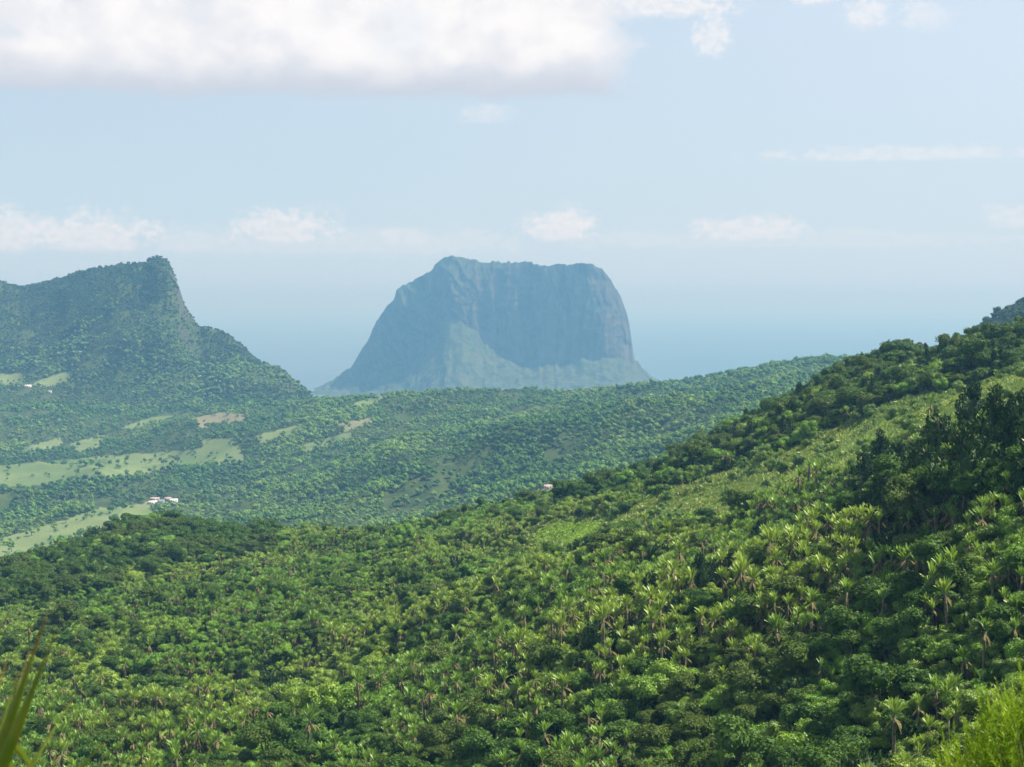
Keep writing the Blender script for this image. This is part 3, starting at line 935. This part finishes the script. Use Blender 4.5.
# the lone dark bushes of the lower left and centre
SPOT = []
for (px, py, k, s) in ((298, 703, CONI_LOW, 1.85), (262, 680, CONI_LOW, .9), (372, 700, CONI_LOW, .95), (68, 640, CONI_LOW, 1.25), (352, 664, CONI, .62), (10, 640, CONI_LOW, 1.0), (700, 596, CONI, .95), (715, 600, CONI, .9), (730, 592, CONI, .85),
                       (934, 352, CONI, .95), (868, 380, DARK, 1.7), (888, 372, DARK, 2.2), (904, 368, DARK, 2.0), (920, 366, DARK, 1.5), (878, 376, CONI, .9), (845, 388, DARK, 1.6), (822, 396, DARK, 1.7), (800, 406, BROAD, 1.7), (776, 418, DARK, 1.6), (752, 428, DARK, 1.8), (955, 362, DARK, 1.7), (975, 358, BROAD, 1.8), (700, 455, DARK, 1.6), (668, 472, BROAD, 1.6), (640, 484, DARK, 1.7), (1000, 352, DARK, 1.7), (180, 524, CONI, .55),
                       (876, 520, CONI, .95), (940, 494, CONI, .95), (926, 502, CONI, .9), (1004, 474, CONI, 1.05), (988, 482, CONI, .95), (1019, 470, CONI, 1.1), (888, 524, CONI, .8), (862, 530, CONI, .75), (955, 500, DARK, 1.3), (905, 520, DARK, 1.3), (762, 540, CONI_LOW, .9), (800, 470, CONI_LOW, .8), (610, 545, CONI_LOW, 1.1), (605, 556, CONI_LOW, 1.0), (635, 560, BROAD, 1.3), (320, 730, BROAD, 1.7), (338, 722, BROAD, 1.5), (300, 726, BROAD, 1.5), (665, 700, BROAD, 1.2), (655, 715, BROAD, 1.2)):
    x, y, z = hit(px, py)
    SPOT.append((x, y, z, px, py, k, s))
for (x, y, z, px, py, k, s) in SPOT:
    d2 = (gx - x) ** 2 + (gy - y) ** 2
    front = (np.abs(gx - x * gy / y) < 2.2 * s) & (gy < y) & (gy > y - 11 * s) & (kind == PALM)
    kind = np.where((d2 < (2.2 * s) ** 2) | (front & (gpy > 420)), -1, kind)
sp = np.array([(s[0], s[1], s[2], s[3], s[4]) for s in SPOT])
gx = np.concatenate([gx, sp[:, 0]]); gy = np.concatenate([gy, sp[:, 1]]); gz = np.concatenate([gz, sp[:, 2]])
gpx = np.concatenate([gpx, sp[:, 3]]); gpy = np.concatenate([gpy, sp[:, 4]])
kind = np.concatenate([kind, [s[5] for s in SPOT]]); SZ = np.concatenate([SZ, [s[6] for s in SPOT]])
ROT = np.concatenate([ROT, r.uniform(0, 6.28, len(SPOT))]); spot_flag = np.concatenate([np.zeros(N, bool), np.ones(len(SPOT), bool)])
ridge = np.concatenate([ridge, sp[:, 4] < 400]); knoll = np.concatenate([knoll, np.zeros(len(SPOT), bool)])
N = len(gx)

# ------------------------------------------------------------------ building the plants
PALM_KINDS = ['tall', 'clump', 'mid', 'young', 'tall', 'clump', 'mid', 'clump']
palm_protos, broad_protos, olive_protos, coni_protos, low_protos = [], [], [], [], []


def three(name, mb, mat, smooth=False):
    return mb.mesh(name, [M[mat]], smooth)


for i, k in enumerate(PALM_KINDS):
    a, b, c = palm_parts(k, 100 + i)
    palm_protos.append((k, a, b, c))
for i in range(6): broad_protos.append(broad_parts(200 + i, i % 3 == 2))
dark_protos = [broad_parts(215 + i, i % 3 == 1, 2800, .14) for i in range(5)]
for i in range(5): olive_protos.append(broad_parts(230 + i, False, 2600, .125))
for i in range(5): coni_protos.append(conifer_parts(260 + i, True, (1.5, 1.9, 1.4, 2.1, 1.2)[i]))
for i in range(4): low_protos.append(conifer_parts(280 + i, False, 1.0))


def joined(parts, mats, name):
    mb = MB()
    for p, i in zip(parts, range(len(parts))): mb.merge(p, mat_map=i)
    return mb.mesh(name, [M[m] for m in mats])


def source(name, meshes):
    """prototype objects for scattering: kept in a collection of their own that is not in the scene"""
    c = bpy.data.collections.new(name)
    for i, me in enumerate(meshes):
        c.objects.link(bpy.data.objects.new('%s_%02d' % (name, i), me))
    return c


def scatter(name, coll, nvar, x, y, z, rot, scl, label, r, pick=None):
    """one object of kind stuff: the plants stand on its points"""
    me = bpy.data.meshes.new(name)
    n = len(x)
    me.vertices.add(n)
    me.vertices.foreach_set('co', np.stack([x, y, z], 1).astype(np.float32).ravel())
    a = me.attributes.new('turn', 'FLOAT_VECTOR', 'POINT')
    tilt = r.normal(size=(n, 2)) * .05
    a.data.foreach_set('vector', np.stack([tilt[:, 0], tilt[:, 1], rot], 1).astype(np.float32).ravel())
    a = me.attributes.new('size', 'FLOAT_VECTOR', 'POINT')
    st = np.asarray(scl)
    if st.ndim == 1: st = np.stack([st * r.uniform(.9, 1.1, n), st * r.uniform(.9, 1.1, n), st * r.uniform(.85, 1.18, n)], 1)
    a.data.foreach_set('vector', st.astype(np.float32).ravel())
    a = me.attributes.new('pick', 'INT', 'POINT')
    a.data.foreach_set('value', (r.integers(0, nvar, n) if pick is None else pick).astype(np.int32))
    o = link(name, me)
    ng = bpy.data.node_groups.new(name, 'GeometryNodeTree')
    ng.interface.new_socket('Geometry', in_out='INPUT', socket_type='NodeSocketGeometry')
    ng.interface.new_socket('Geometry', in_out='OUTPUT', socket_type='NodeSocketGeometry')
    nd = ng.nodes; lk = ng.links
    gi = nd.new('NodeGroupInput'); go = nd.new('NodeGroupOutput')
    ci = nd.new('GeometryNodeCollectionInfo'); ci.inputs[0].default_value = coll
    ci.inputs['Separate Children'].default_value = True; ci.inputs['Reset Children'].default_value = True
    iop = nd.new('GeometryNodeInstanceOnPoints'); iop.inputs['Pick Instance'].default_value = True

    def attr(nm, ty):
        q = nd.new('GeometryNodeInputNamedAttribute'); q.data_type = ty; q.inputs[0].default_value = nm
        return q.outputs[0]
    e2r = nd.new('FunctionNodeEulerToRotation')
    lk.new(attr('turn', 'FLOAT_VECTOR'), e2r.inputs[0])
    lk.new(gi.outputs[0], iop.inputs['Points']); lk.new(ci.outputs[0], iop.inputs['Instance'])
    lk.new(attr('pick', 'INT'), iop.inputs['Instance Index'])
    lk.new(e2r.outputs[0], iop.inputs['Rotation']); lk.new(attr('size', 'FLOAT_VECTOR'), iop.inputs['Scale'])
    lk.new(iop.outputs[0], go.inputs[0])
    md = o.modifiers.new('scatter', 'NODES'); md.node_group = ng
    return tag(o, label, None, None, 'stuff')


# ------------------------------------------------------------------ words that point one plant out
LANDMARKS = [(985, 715, 'feathery yellow-green bush'), (35, 690, 'sword-leaved plant'), (298, 690, 'round dark bush'), (905, 480, 'dark stand of trees'), (565, 537, 'bright crop rows'),
             (840, 440, 'pale grassy band'), (180, 530, 'wooded knoll'), (895, 350, 'tall ridge trees'), (715, 595, 'trio of dark trees'), (470, 586, 'small pale glade'), (640, 470, 'dark ridge end'), (500, 767, 'lower middle edge'), (330, 728, 'broad bright crown')]


def whereabouts(px, py):
    best = min(LANDMARKS, key=lambda l: math.hypot(l[0] - px, (l[1] - py) * 1.2))
    dx, dy = px - best[0], py - best[1]
    d = math.hypot(dx, dy)
    horiz = 'left' if dx < 0 else 'right'; vert = 'above' if dy < 0 else 'below'
    how = 'just ' if d < 45 else ('' if d < 110 else 'well ')
    if abs(dx) > 2.2 * abs(dy): w = '%s%s of the %s' % (how, horiz, best[2])
    elif abs(dy) > 2.2 * abs(dx): w = '%s%s the %s' % (how, vert, best[2])
    else: w = '%s%s, %s of the %s' % (how, vert, horiz, best[2])
    return w


pending = {}


def propose(o, head, px, py, y):
    pending.setdefault((head, whereabouts(px, py)), []).append((px, py, y, o))


def settle_labels():
    """labels that several plants would share get told apart by their order"""
    for (head, w), lst in pending.items():
        if len(lst) == 1: lst[0][3]['label'] = '%s %s' % (head, w); continue
        lst.sort(key=lambda t: t[0])
        k = len(lst)
        names = {2: ['left of two', 'right of two'], 3: ['leftmost of three', 'middle of three', 'rightmost of three'],
                 4: ['leftmost of four', 'second of four', 'third of four', 'rightmost of four']}.get(k)
        if names is None:
            lst.sort(key=lambda t: t[0])
            o2 = ['leftmost', 'second from left'] + ['fully in between'] * (k - 4) + ['second from right', 'rightmost']
            names = o2
            for i, t in enumerate(lst):
                t[3]['label'] = ('%s %s, %s' % (head, w, names[i])) if i in (0, 1, k - 2, k - 1) else ('%s %s, in the middle' % (head, w))
            continue
        for i, t in enumerate(lst): t[3]['label'] = '%s %s, %s' % (head, w, names[i])


def plant(name, cat, group, idx, meshes, part_names, head):
    o = empty(name, (gx[idx], gy[idx], gz[idx] - .05), ROT[idx], SZ[idx])
    tag(o, None, cat, group)
    for me, pn in zip(meshes, part_names):
        link(pn, me, o)
    propose(o, head, gpx[idx], gpy[idx], gy[idx])
    return o


def largest(mask, n):
    """the n that show largest: nearest first, inside the frame"""
    i = np.nonzero(mask & (gpx > 2) & (gpx < 1022) & (gpy < 772))[0]
    sc = SZ[i] / gy[i]
    return i[np.argsort(-sc)][:n]


taken = np.zeros(N, bool)
# travellers palms
pm = [(k, three('fan_crown', a, 'palm_leaf'), three('dead_leaf', b, 'palm_dead'), three('trunk', c, 'palm_trunk', True)) for k, a, b, c in palm_protos]
HEADS = {'tall': 'tall bare-trunked palm', 'clump': 'many-fanned palm clump', 'mid': 'short-trunked upright palm', 'young': 'low young palm'}
for i in largest((kind == PALM), 300):
    near_r = gpx[i] > 620 and gpy[i] > 430
    v = int(r.choice([0, 1, 1, 4, 5, 5, 7] if near_r and r.uniform() < .8 else ([2, 3, 6, 1, 7] if gy[i] > 380 else range(8))))
    plant('travellers_palm', 'palm', 'travellers palms on the slope', i, pm[v][1:], ('crown', 'dead_leaves', 'trunk'), HEADS[pm[v][0]])
    taken[i] = True
bm_ = [(three('leafy_crown', a, 'broad_leaf'), three('branching_trunk', b, 'bark', True)) for a, b in broad_protos]
om_ = [(three('olive_crown', a, 'olive_leaf'), three('branching_trunk', b, 'bark', True)) for a, b in olive_protos]
for i in largest((kind == BROAD) | (kind == OLIVE), 300):
    ol = kind[i] == OLIVE
    src = om_ if ol else bm_
    plant('broadleaf_tree', 'tree', 'broadleaf trees on the slope', i, src[int(r.integers(0, len(src)))], ('crown', 'trunk'), 'olive-green bushy tree' if ol else 'rounded deep green tree')
    taken[i] = True
dm_ = [(three('dark_crown', a, 'shade_leaf'), three('branching_trunk', b, 'bark', True)) for a, b in dark_protos]
for i in largest(kind == DARK, 280):
    plant('shade_tree', 'tree', 'dark rounded trees on the slope', i, dm_[int(r.integers(0, len(dm_)))], ('crown', 'trunk'), 'dark rounded tree')
    taken[i] = True
cm_ = [(three('plume_crown', a, 'dark_leaf'), three('straight_trunk', b, 'bark', True)) for a, b in coni_protos]
lm_ = [(three('low_plume_crown', a, 'dark_leaf'), three('straight_trunk', b, 'bark', True)) for a, b in low_protos]
ci = largest((kind == CONI) & ~taken, 230)
ci = np.unique(np.concatenate([ci, np.nonzero((kind == CONI) & spot_flag)[0]]))
for i in ci:
    w = 'on the skyline ridge' if ridge[i] else ''
    plant('feathery_tree', 'tree', 'dark feathery trees', i, cm_[int(r.integers(0, len(cm_)))], ('crown', 'trunk'), 'dark spiry feathery tree')
    taken[i] = True
for i in np.nonzero((kind == CONI_LOW) & (gpx > 0) & (gpx < 1024) & (gpy < 775))[0][-190:]:
    plant('spiky_bush', 'bush', 'dark spiky bushes', i, lm_[int(r.integers(0, len(lm_)))], ('crown', 'trunk'), 'dark spiky bush')
    taken[i] = True
settle_labels()

# the rest of each kind, too many to tell apart
palm_src = source('palm_source', [joined((a, b, c), ('palm_leaf', 'palm_dead', 'palm_trunk'), 'palm_joined') for k, a, b, c in palm_protos])
broad_src = source('broad_source', [joined(p, ('broad_leaf', 'bark'), 'broad_joined') for p in broad_protos])
olive_src = source('olive_source', [joined(p, ('olive_leaf', 'bark'), 'olive_joined') for p in olive_protos])
dark_src = source('shade_source', [joined(p, ('shade_leaf', 'bark'), 'shade_joined') for p in dark_protos])
coni_src = source('feathery_source', [joined(p, ('dark_leaf', 'bark'), 'feathery_joined') for p in coni_protos])
low_src = source('spiky_source', [joined(p, ('dark_leaf', 'bark'), 'spiky_joined') for p in low_protos])
fern_src = source('fern_source', [tuft(300 + i, .55, 70, 1.1).mesh('fern_joined', [M['fern_leaf']]) for i in range(4)])
M['under_leaf'] = foliage('under_leaf', (.014, .045, .005), (.045, .095, .010), None, .02, rough=.6, spec=.15, trans=.15)
under_src = source('undergrowth_source', [tuft(320 + i, .5, 60, 1.3).mesh('undergrowth_joined', [M['under_leaf']]) for i in range(4)])
for nm, k, src, nv, lab in (('palm_grove', PALM, palm_src, 8, 'dense grove of travellers palms spread over the hillside'), ('tree_thicket', BROAD, broad_src, 6, 'thicket of rounded deep green trees over the hillside'),
                            ('olive_thicket', OLIVE, olive_src, 5, 'thicket of olive-green bushy trees over the hillside'), ('shade_wood', DARK, dark_src, 5, 'dark rounded trees massed on the knoll and the ridge'), ('feathery_wood', CONI, coni_src, 5, 'dark feathery trees massed along the ridge'),
                            ('spiky_scrub', CONI_LOW, low_src, 4, 'dark spiky scrub scattered over the hillside')):
    m_ = (kind == k) & ~taken
    if m_.sum(): scatter(nm, src, nv, gx[m_], gy[m_], gz[m_] - .05, ROT[m_], SZ[m_], lab, r, np.where((gy[m_] > 380) & (r.uniform(0, 1, m_.sum()) < .8), r.choice([2, 6, 2, 6, 3], m_.sum()), r.integers(0, 8, m_.sum())) if k == PALM else None)
m_ = kind == TUFT
tx, ty = gx[m_], gy[m_]
tx = np.concatenate([tx + r.uniform(-1.7, 1.7, len(tx)) for _ in range(3)]); ty = np.concatenate([ty + r.uniform(-1.7, 1.7, len(ty)) for _ in range(3)])
scatter('fern_cover', fern_src, 4, tx, ty, ground(tx, ty) - .1, r.uniform(0, 6.28, len(tx)), r.uniform(.7, 1.5, len(tx)), 'pale green ferns and grass in a bright band across the slope', r)
ux, uy = jitter_grid(-240, 240, 120, 840, 3.6, r)
uz = ground(ux, uy); v_, upx, upy = seen(ux, uy, uz, 1.5, 5)
k_ = v_ & ~in_any(GRASS + CROP_EDGE + GLADES, upx, upy) & (np.abs(ux) < .3 * uy) & (uy < KG(np.clip(upx, -300, 1324))[1] + 20)
scatter('undergrowth', under_src, 4, ux[k_], uy[k_], uz[k_] - .1, r.uniform(0, 6.28, k_.sum()), r.uniform(.9, 1.8, k_.sum()), 'low leafy undergrowth between the trees', r)

# crop rows
cx, cy = jitter_grid(0, 60, 480, 760, 1.0, r)
cz = ground(cx, cy); cpx, cpy = project(cx, cy, cz)
rowk = np.abs(((cy * .25 + cx * .05) % 1) - .5) < .34
k_ = in_any(CROP, cpx, cpy) & rowk
scatter('crop_rows', source('crop_source', [tuft(340 + i, .42, 60, .8).mesh('crop_joined', [M['crop_leaf']]) for i in range(3)]), 3, cx[k_], cy[k_], cz[k_] - .1, r.uniform(0, 6.28, k_.sum()), r.uniform(.8, 1.15, k_.sum()), 'bright green crop planted in rows in a small hillside plot', r)

# ------------------------------------------------------------------ woods of the valley and the mountains
HOUSES = [(28, 387, 13, 7, 'white'), (50, 393, 6, 4, 'grey'), (153, 504, 11, 6, 'white'), (161, 503, 9, 6, 'blue'), (174, 502, 10, 6, 'white'), (155, 500.5, 12, 6, 'tan'), (168, 500.5, 8, 5, 'tan'), (385, 394, 9, 6, 'white'), (531, 497, 10, 7, 'pink'), (548, 489, 8, 5, 'tan')]
house_at = [hit(h[0], h[1]) for h in HOUSES]
fx, fy = [], []
for (y0, y1, st) in ((1350, 2300, 5.8), (2300, 3300, 6.4), (3300, 4500, 5.6)):
    ax, ay = jitter_grid(-.31 * y1, .31 * y1, y0, y1, st, r)
    k_ = np.abs(ax) < .305 * ay
    fx.append(ax[k_]); fy.append(ay[k_])
fx = np.concatenate(fx); fy = np.concatenate(fy)
fz = ground(fx, fy)
v_, fpx, fpy = seen(fx, fy, fz, 10, 3)
e = 6.0
steep = np.hypot((ground(fx + e, fy) - fz) / e, (ground(fx, fy + e) - fz) / e)
field = in_any(FIELDS, fpx + 3 * fbm(fx / 40, fy / 40, 2, 131), fpy + 2 * fbm(fx / 40, fy / 40, 2, 133))
dens = fbm(fx / 90, fy / 130, 3, 141)
k_ = v_ & (steep < 2.4) & (~field | (r.uniform(0, 1, len(fx)) < .10)) & ((dens > -.5) | (r.uniform(0, 1, len(fx)) < .5)) & ((fbm(fx / 52, fy / 80, 3, 181) > -.34) | (fy > 3350) | (r.uniform(0, 1, len(fx)) < .15))
for (hx, hy, hz), h in zip(house_at, HOUSES):
    k_ &= ~((np.abs(fx - hx) < h[2] * .5 + 5) & (fy > hy - 45) & (fy < hy + 12))
fx, fy, fz, fpx, fpy, dens = (a[k_] for a in (fx, fy, fz, fpx, fpy, dens))
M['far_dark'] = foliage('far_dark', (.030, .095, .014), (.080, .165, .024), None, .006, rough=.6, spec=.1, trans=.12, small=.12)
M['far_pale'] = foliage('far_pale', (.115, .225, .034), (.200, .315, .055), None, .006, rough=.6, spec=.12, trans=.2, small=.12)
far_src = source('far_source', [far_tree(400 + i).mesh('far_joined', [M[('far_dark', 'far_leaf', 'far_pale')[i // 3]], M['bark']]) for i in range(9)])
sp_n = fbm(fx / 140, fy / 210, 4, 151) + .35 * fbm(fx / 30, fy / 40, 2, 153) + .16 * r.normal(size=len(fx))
DARKER = [[(-20, 484), (130, 478), (190, 500), (150, 512), (60, 520), (-20, 540)], [(425, 474), (470, 446), (520, 424), (600, 404), (700, 396), (790, 384), (800, 396), (690, 420), (600, 446), (520, 474), (450, 492)]]  # second outline: shade of the spur flank put into darker tree colours
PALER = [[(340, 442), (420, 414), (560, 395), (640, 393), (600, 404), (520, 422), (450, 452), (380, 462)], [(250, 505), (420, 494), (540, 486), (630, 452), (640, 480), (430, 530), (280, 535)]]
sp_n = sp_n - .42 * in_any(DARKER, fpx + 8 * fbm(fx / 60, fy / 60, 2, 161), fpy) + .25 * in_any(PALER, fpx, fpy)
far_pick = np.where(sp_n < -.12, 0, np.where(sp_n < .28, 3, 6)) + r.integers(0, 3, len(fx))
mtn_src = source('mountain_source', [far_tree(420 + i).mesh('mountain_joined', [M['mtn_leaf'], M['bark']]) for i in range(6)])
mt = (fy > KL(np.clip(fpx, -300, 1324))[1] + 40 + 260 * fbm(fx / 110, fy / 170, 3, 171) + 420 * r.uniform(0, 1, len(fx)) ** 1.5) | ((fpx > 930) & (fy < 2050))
print('near plants', N, 'far trees', len(fx))
s_ = np.clip(np.exp(r.normal(size=len(fx)) * .42 - .50) * np.exp(.55 * fbm(fx / 40, fy / 60, 2, 191)), .2, 1.2) * .85 * (1 + .35 * np.clip(dens, -.6, .8))
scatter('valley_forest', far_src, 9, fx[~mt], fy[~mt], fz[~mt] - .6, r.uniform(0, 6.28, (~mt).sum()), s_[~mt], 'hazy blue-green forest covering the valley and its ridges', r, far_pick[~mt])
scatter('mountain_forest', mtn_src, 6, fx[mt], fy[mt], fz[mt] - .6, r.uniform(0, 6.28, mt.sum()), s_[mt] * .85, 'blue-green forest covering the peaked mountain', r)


# ------------------------------------------------------------------ houses
WALLS = {'white': (.75, .74, .70), 'grey': (.5, .5, .48), 'blue': (.35, .40, .50), 'tan': (.55, .46, .36), 'pink': (.55, .38, .33)}
ROOFS = {'white': (.66, .66, .64), 'grey': (.45, .45, .45), 'blue': (.20, .22, .30), 'tan': (.42, .34, .27), 'pink': (.40, .22, .18)}
for k in WALLS:
    M['wall_' + k] = principled('wall_' + k, WALLS[k], .85, .2, (.8, tuple(c * .85 for c in WALLS[k])))
    M['roof_' + k] = principled('roof_' + k, ROOFS[k], .5, .4, (.6, tuple(c * .85 for c in ROOFS[k])))
M['glass'] = principled('window_glass', (.03, .035, .04), .1, .5)
M['door'] = principled('door', (.18, .11, .07), .7)
HL = ['long white house beside the pale pasture low on the peaked mountain', 'tiny grey hut right of the long white house', 'white-roofed house at the front of the valley hamlet', 'dark-roofed bluish house in the middle of the valley hamlet', 'white house at the right end of the valley hamlet', 'tan house at the back left of the valley hamlet', 'small tan house at the back right of the valley hamlet', 'white hut on the ridge below the table mountain', 'pinkish house just over the near ridge by bare earth', 'small tan house right of the pinkish house']
for (hx, hy, hz), (px, py, w, d, col), lab in zip(house_at, HOUSES, HL):
    t = tag(empty('house', (hx, hy, hz), rnd.uniform(-.25, .25)), lab, 'house', 'houses in the valley')
    w *= .85; hh = 2.7
    mb = MB(); mb.box(-w / 2, -d / 2, -2.0, w / 2, d / 2, hh); link('wall', mb.mesh('house_wall', [M['wall_' + col]]), t)
    mb = MB(); o_ = .5; rh = 1.3
    v = [(-w / 2 - o_, -d / 2 - o_, hh), (w / 2 + o_, -d / 2 - o_, hh), (w / 2 + o_, d / 2 + o_, hh), (-w / 2 - o_, d / 2 + o_, hh), (-w / 2 - o_, 0, hh + rh), (w / 2 + o_, 0, hh + rh)]
    v2 = [(a, b, c + .14) for a, b, c in v]
    mb.add(v2, [(0, 1, 5, 4), (2, 3, 4, 5)], [(1, 2, 5), (3, 0, 4)]); mb.add([(a, b, c + .01) for a, b, c in v[:4]], [(3, 2, 1, 0)])
    link('roof', mb.mesh('house_roof', [M['roof_' + col]]), t)
    mb = MB(); mb.box(-.5, -d / 2 - .06, 0, .5, -d / 2 - .003, 2.1); link('door', mb.mesh('house_door', [M['door']]), t)
    for sx in (-.32, .32):
        mb = MB(); mb.box(sx * w - .55, -d / 2 - .05, 1.0, sx * w + .55, -d / 2 - .003, 2.1); link('window', mb.mesh('house_window', [M['glass']]), t)


# ------------------------------------------------------------------ the plants beside the camera
def blade_material():
    m = bpy.data.materials.new('sword_leaf'); m.use_nodes = True
    g = Nodes(m.node_tree)
    at = g.add('ShaderNodeAttribute', attribute_name='along')
    geo = g.add('ShaderNodeNewGeometry')
    n = g.noise(geo.outputs['Position'], 14, 4)
    c = g.mix(g.smooth(n, .35, .65), (.20, .30, .025), (.32, .37, .05))
    k = g.math('ADD', at.outputs['Fac'], g.math('MULTIPLY', g.math('SUBTRACT', n, .5), .35))
    c = g.mix(g.smooth(k, .88, 1.0), c, (.36, .18, .04))
    p = g.add('ShaderNodeBsdfPrincipled'); g.put(p.inputs['Base Color'], c); p.inputs['Roughness'].default_value = .4
    t = g.add('ShaderNodeBsdfTranslucent'); g.put(t.inputs[0], g.mix(.4, c, (.25, .25, .03)))
    mx = g.add('ShaderNodeMixShader'); mx.inputs[0].default_value = .5
    g.l.new(p.outputs[0], mx.inputs[1]); g.l.new(t.outputs[0], mx.inputs[2])
    o = g.add('ShaderNodeOutputMaterial'); g.l.new(mx.outputs[0], o.inputs[0])
    return m


M['sword'] = blade_material()


def at_px(px, py, y):
    v = (H_ / 2 - py) / F
    dy = math.cos(PITCH) + math.sin(PITCH) * v
    return np.array((y * ((px - W / 2) / F) / dy, y, CAMZ + y * zy(py)))


def sword_plant():
    D = 3.4
    root = at_px(-65, 905, D); gzr = float(ground(np.array([root[0]]), np.array([root[1]]))[0])
    t = tag(empty('sword_leaved_plant', (root[0], root[1], gzr)), 'blurred plant with long green sword leaves and brown tips at the lower left corner', 'plant')
    base = np.array((0, 0, max(.25, root[2] - gzr)))
    mb = MB(); mb.tube([(0, 0, -.1), (.01, 0, base[2] * .5), (0, 0, base[2] + .03)], (.06, .05, .035), 8)
    link('stem', mb.mesh('stem', [M['bark']], True), t)
    tips = [((46, 616), .0, .017), ((55, 633), -.05, .018), ((53, 730), .12, .016), ((105, 742), .1, .015), ((18, 672), .15, .013), ((155, 757), .2, .012), ((-30, 640), .1, .016), ((-90, 690), .0, .016), ((-140, 760), .1, .016), ((30, 650), .22, .011), ((72, 700), .3, .009), ((20, 735), -.1, .012), ((6, 662), .25, .012), ((36, 684), .28, .010), ((24, 705), .2, .011), ((60, 850), -.2, .016), ((-110, 880), -.2, .016)]
    org = np.array((root[0], root[1], gzr))
    for (pp, dd, wd) in tips:
        tip = at_px(pp[0], pp[1], D + dd) - org
        d = tip - base
        side = unit(np.cross(d, np.array((0, 1.0, .15)))); nrm = unit(np.cross(side, d))
        k = 14
        s = np.linspace(0, 1, k)
        bow = np.sin(np.pi * s)[:, None] * (-side * .03 + np.array((0, 0, .02))) * np.linalg.norm(d)
        rib = base + d * s[:, None] + bow * .6
        w = .78 * wd * (1 - s ** 2.2) * (.75 + .5 * np.sin(np.pi * np.clip(s * 1.2, 0, 1)))
        w[-1] = .0008
        th = .0025
        l = rib - side * w[:, None] + nrm * w[:, None] * .35; r_ = rib + side * w[:, None] + nrm * w[:, None] * .35
        allv = np.concatenate([l, rib, r_, l - nrm * th, rib - nrm * th, r_ - nrm * th])
        q = []
        for i in range(k - 1):
            q += [(i, i + 1, k + i + 1, k + i), (k + i, k + i + 1, 2 * k + i + 1, 2 * k + i)]
            q += [(3 * k + i, 4 * k + i, 4 * k + i + 1, 3 * k + i + 1), (4 * k + i, 5 * k + i, 5 * k + i + 1, 4 * k + i + 1)]
            q += [(i, 3 * k + i, 3 * k + i + 1, i + 1), (2 * k + i, 2 * k + i + 1, 5 * k + i + 1, 5 * k + i)]
        mb = MB(); mb.add(allv, q, attr=np.tile(s, 6))
        link('leaf', mb.mesh('sword_leaf', [M['sword']], False, 'along'), t)
    # two pale blades that cross towards the lower right, from a second crown behind
    for (a, b, wd) in (((-20, 722), (30, 764), .010), ((-22, 742), (24, 785), .010), ((-30, 765), (14, 800), .010)):
        p0 = at_px(*a, D + .1) - org; p1 = at_px(*b, D + .06) - org
        s = np.linspace(0, 1, 8)[:, None]
        rib = p0 + (p1 - p0) * s + np.array((0, 0, .012)) * np.sin(np.pi * s)
        rib = np.concatenate([[base * .9 + np.array((-.1, .02, .0))], rib])
        ss = np.linspace(0, .8, len(rib))
        side = unit(np.cross(p1 - p0, np.array((0, 1.0, .2))))
        w = wd * (1 - ss ** 3)[:, None]
        k = len(rib); n2 = np.array((0, .003, 0))
        mb = MB(); mb.add(np.concatenate([rib - side * w, rib + side * w, rib - side * w + n2, rib + side * w + n2]),
                          [(i, i + 1, k + i + 1, k + i) for i in range(k - 1)] + [(2 * k + i, 3 * k + i, 3 * k + i + 1, 2 * k + i + 1) for i in range(k - 1)], attr=np.tile(ss, 4))
        link('leaf', mb.mesh('sword_leaf', [M['sword']], False, 'along'), t)


sword_plant()


def feathery_bush():
    D = 9.0
    mleaf = foliage('bush_needle', (.15, .28, .010), (.29, .39, .020), None, .02, rough=.5, trans=.35, tcol=(.22, .34, .02), small=6.0)
    c = at_px(1058, 900, D)
    g0 = float(ground(np.array([c[0]]), np.array([c[1]]))[0])
    t = tag(empty('feathery_bush', (c[0], c[1], g0)), 'blurred yellow-green bush of feathery upright shoots at the lower right corner', 'bush')
    r = np.random.default_rng(51)
    leaf, wood = MB(), MB()
    H0 = at_px(1040, 668, D)[2] - g0
    n = 900
    for i in range(n):
        rad = .62 * math.sqrt(r.uniform(0, 1)); a = r.uniform(0, 6.28)
        topz = H0 * (1 - .34 * (rad / .62) ** 2.0) * r.uniform(.78, 1.07)
        if r.uniform() < .35: topz *= r.uniform(.6, .95)
        tip = np.array((rad * math.cos(a) * 1.05, rad * math.sin(a), topz))
        ax = unit(np.array((math.cos(a), math.sin(a), 0)) * .42 * rad / .62 + (0, 0, 1.0) + .12 * r.normal(size=3))
        L = r.uniform(.20, .42)
        m = 60
        u_ = r.uniform(0, 1, (m, 1))
        cc = tip - ax * L * u_
        d = unit(ax * 1.0 + .42 * r.normal(size=(m, 3)))
        s = r.uniform(.012, .028, (m, 1)) * (.5 + .8 * u_)
        b = unit(np.cross(d, r.normal(size=(m, 3))))
        leaf.cards(cc + d * s, d * s, b * s * .22)
        if i % 4 == 0:
            z = np.linspace(0, 1, 4)[:, None]
            p0 = np.array((0, 0, .05)); p2 = tip - ax * L * .5; p1 = np.array((p2[0] * .4, p2[1] * .4, p2[2] * .45))
            wood.tube((1 - z) ** 2 * p0 + 2 * z * (1 - z) * p1 + z ** 2 * p2, (.014, .010, .006, .002), 4)
    link('foliage', leaf.mesh('bush_foliage', [mleaf]), t)
    link('branch', wood.mesh('bush_branch', [M['bark']], True), t)


feathery_bush()
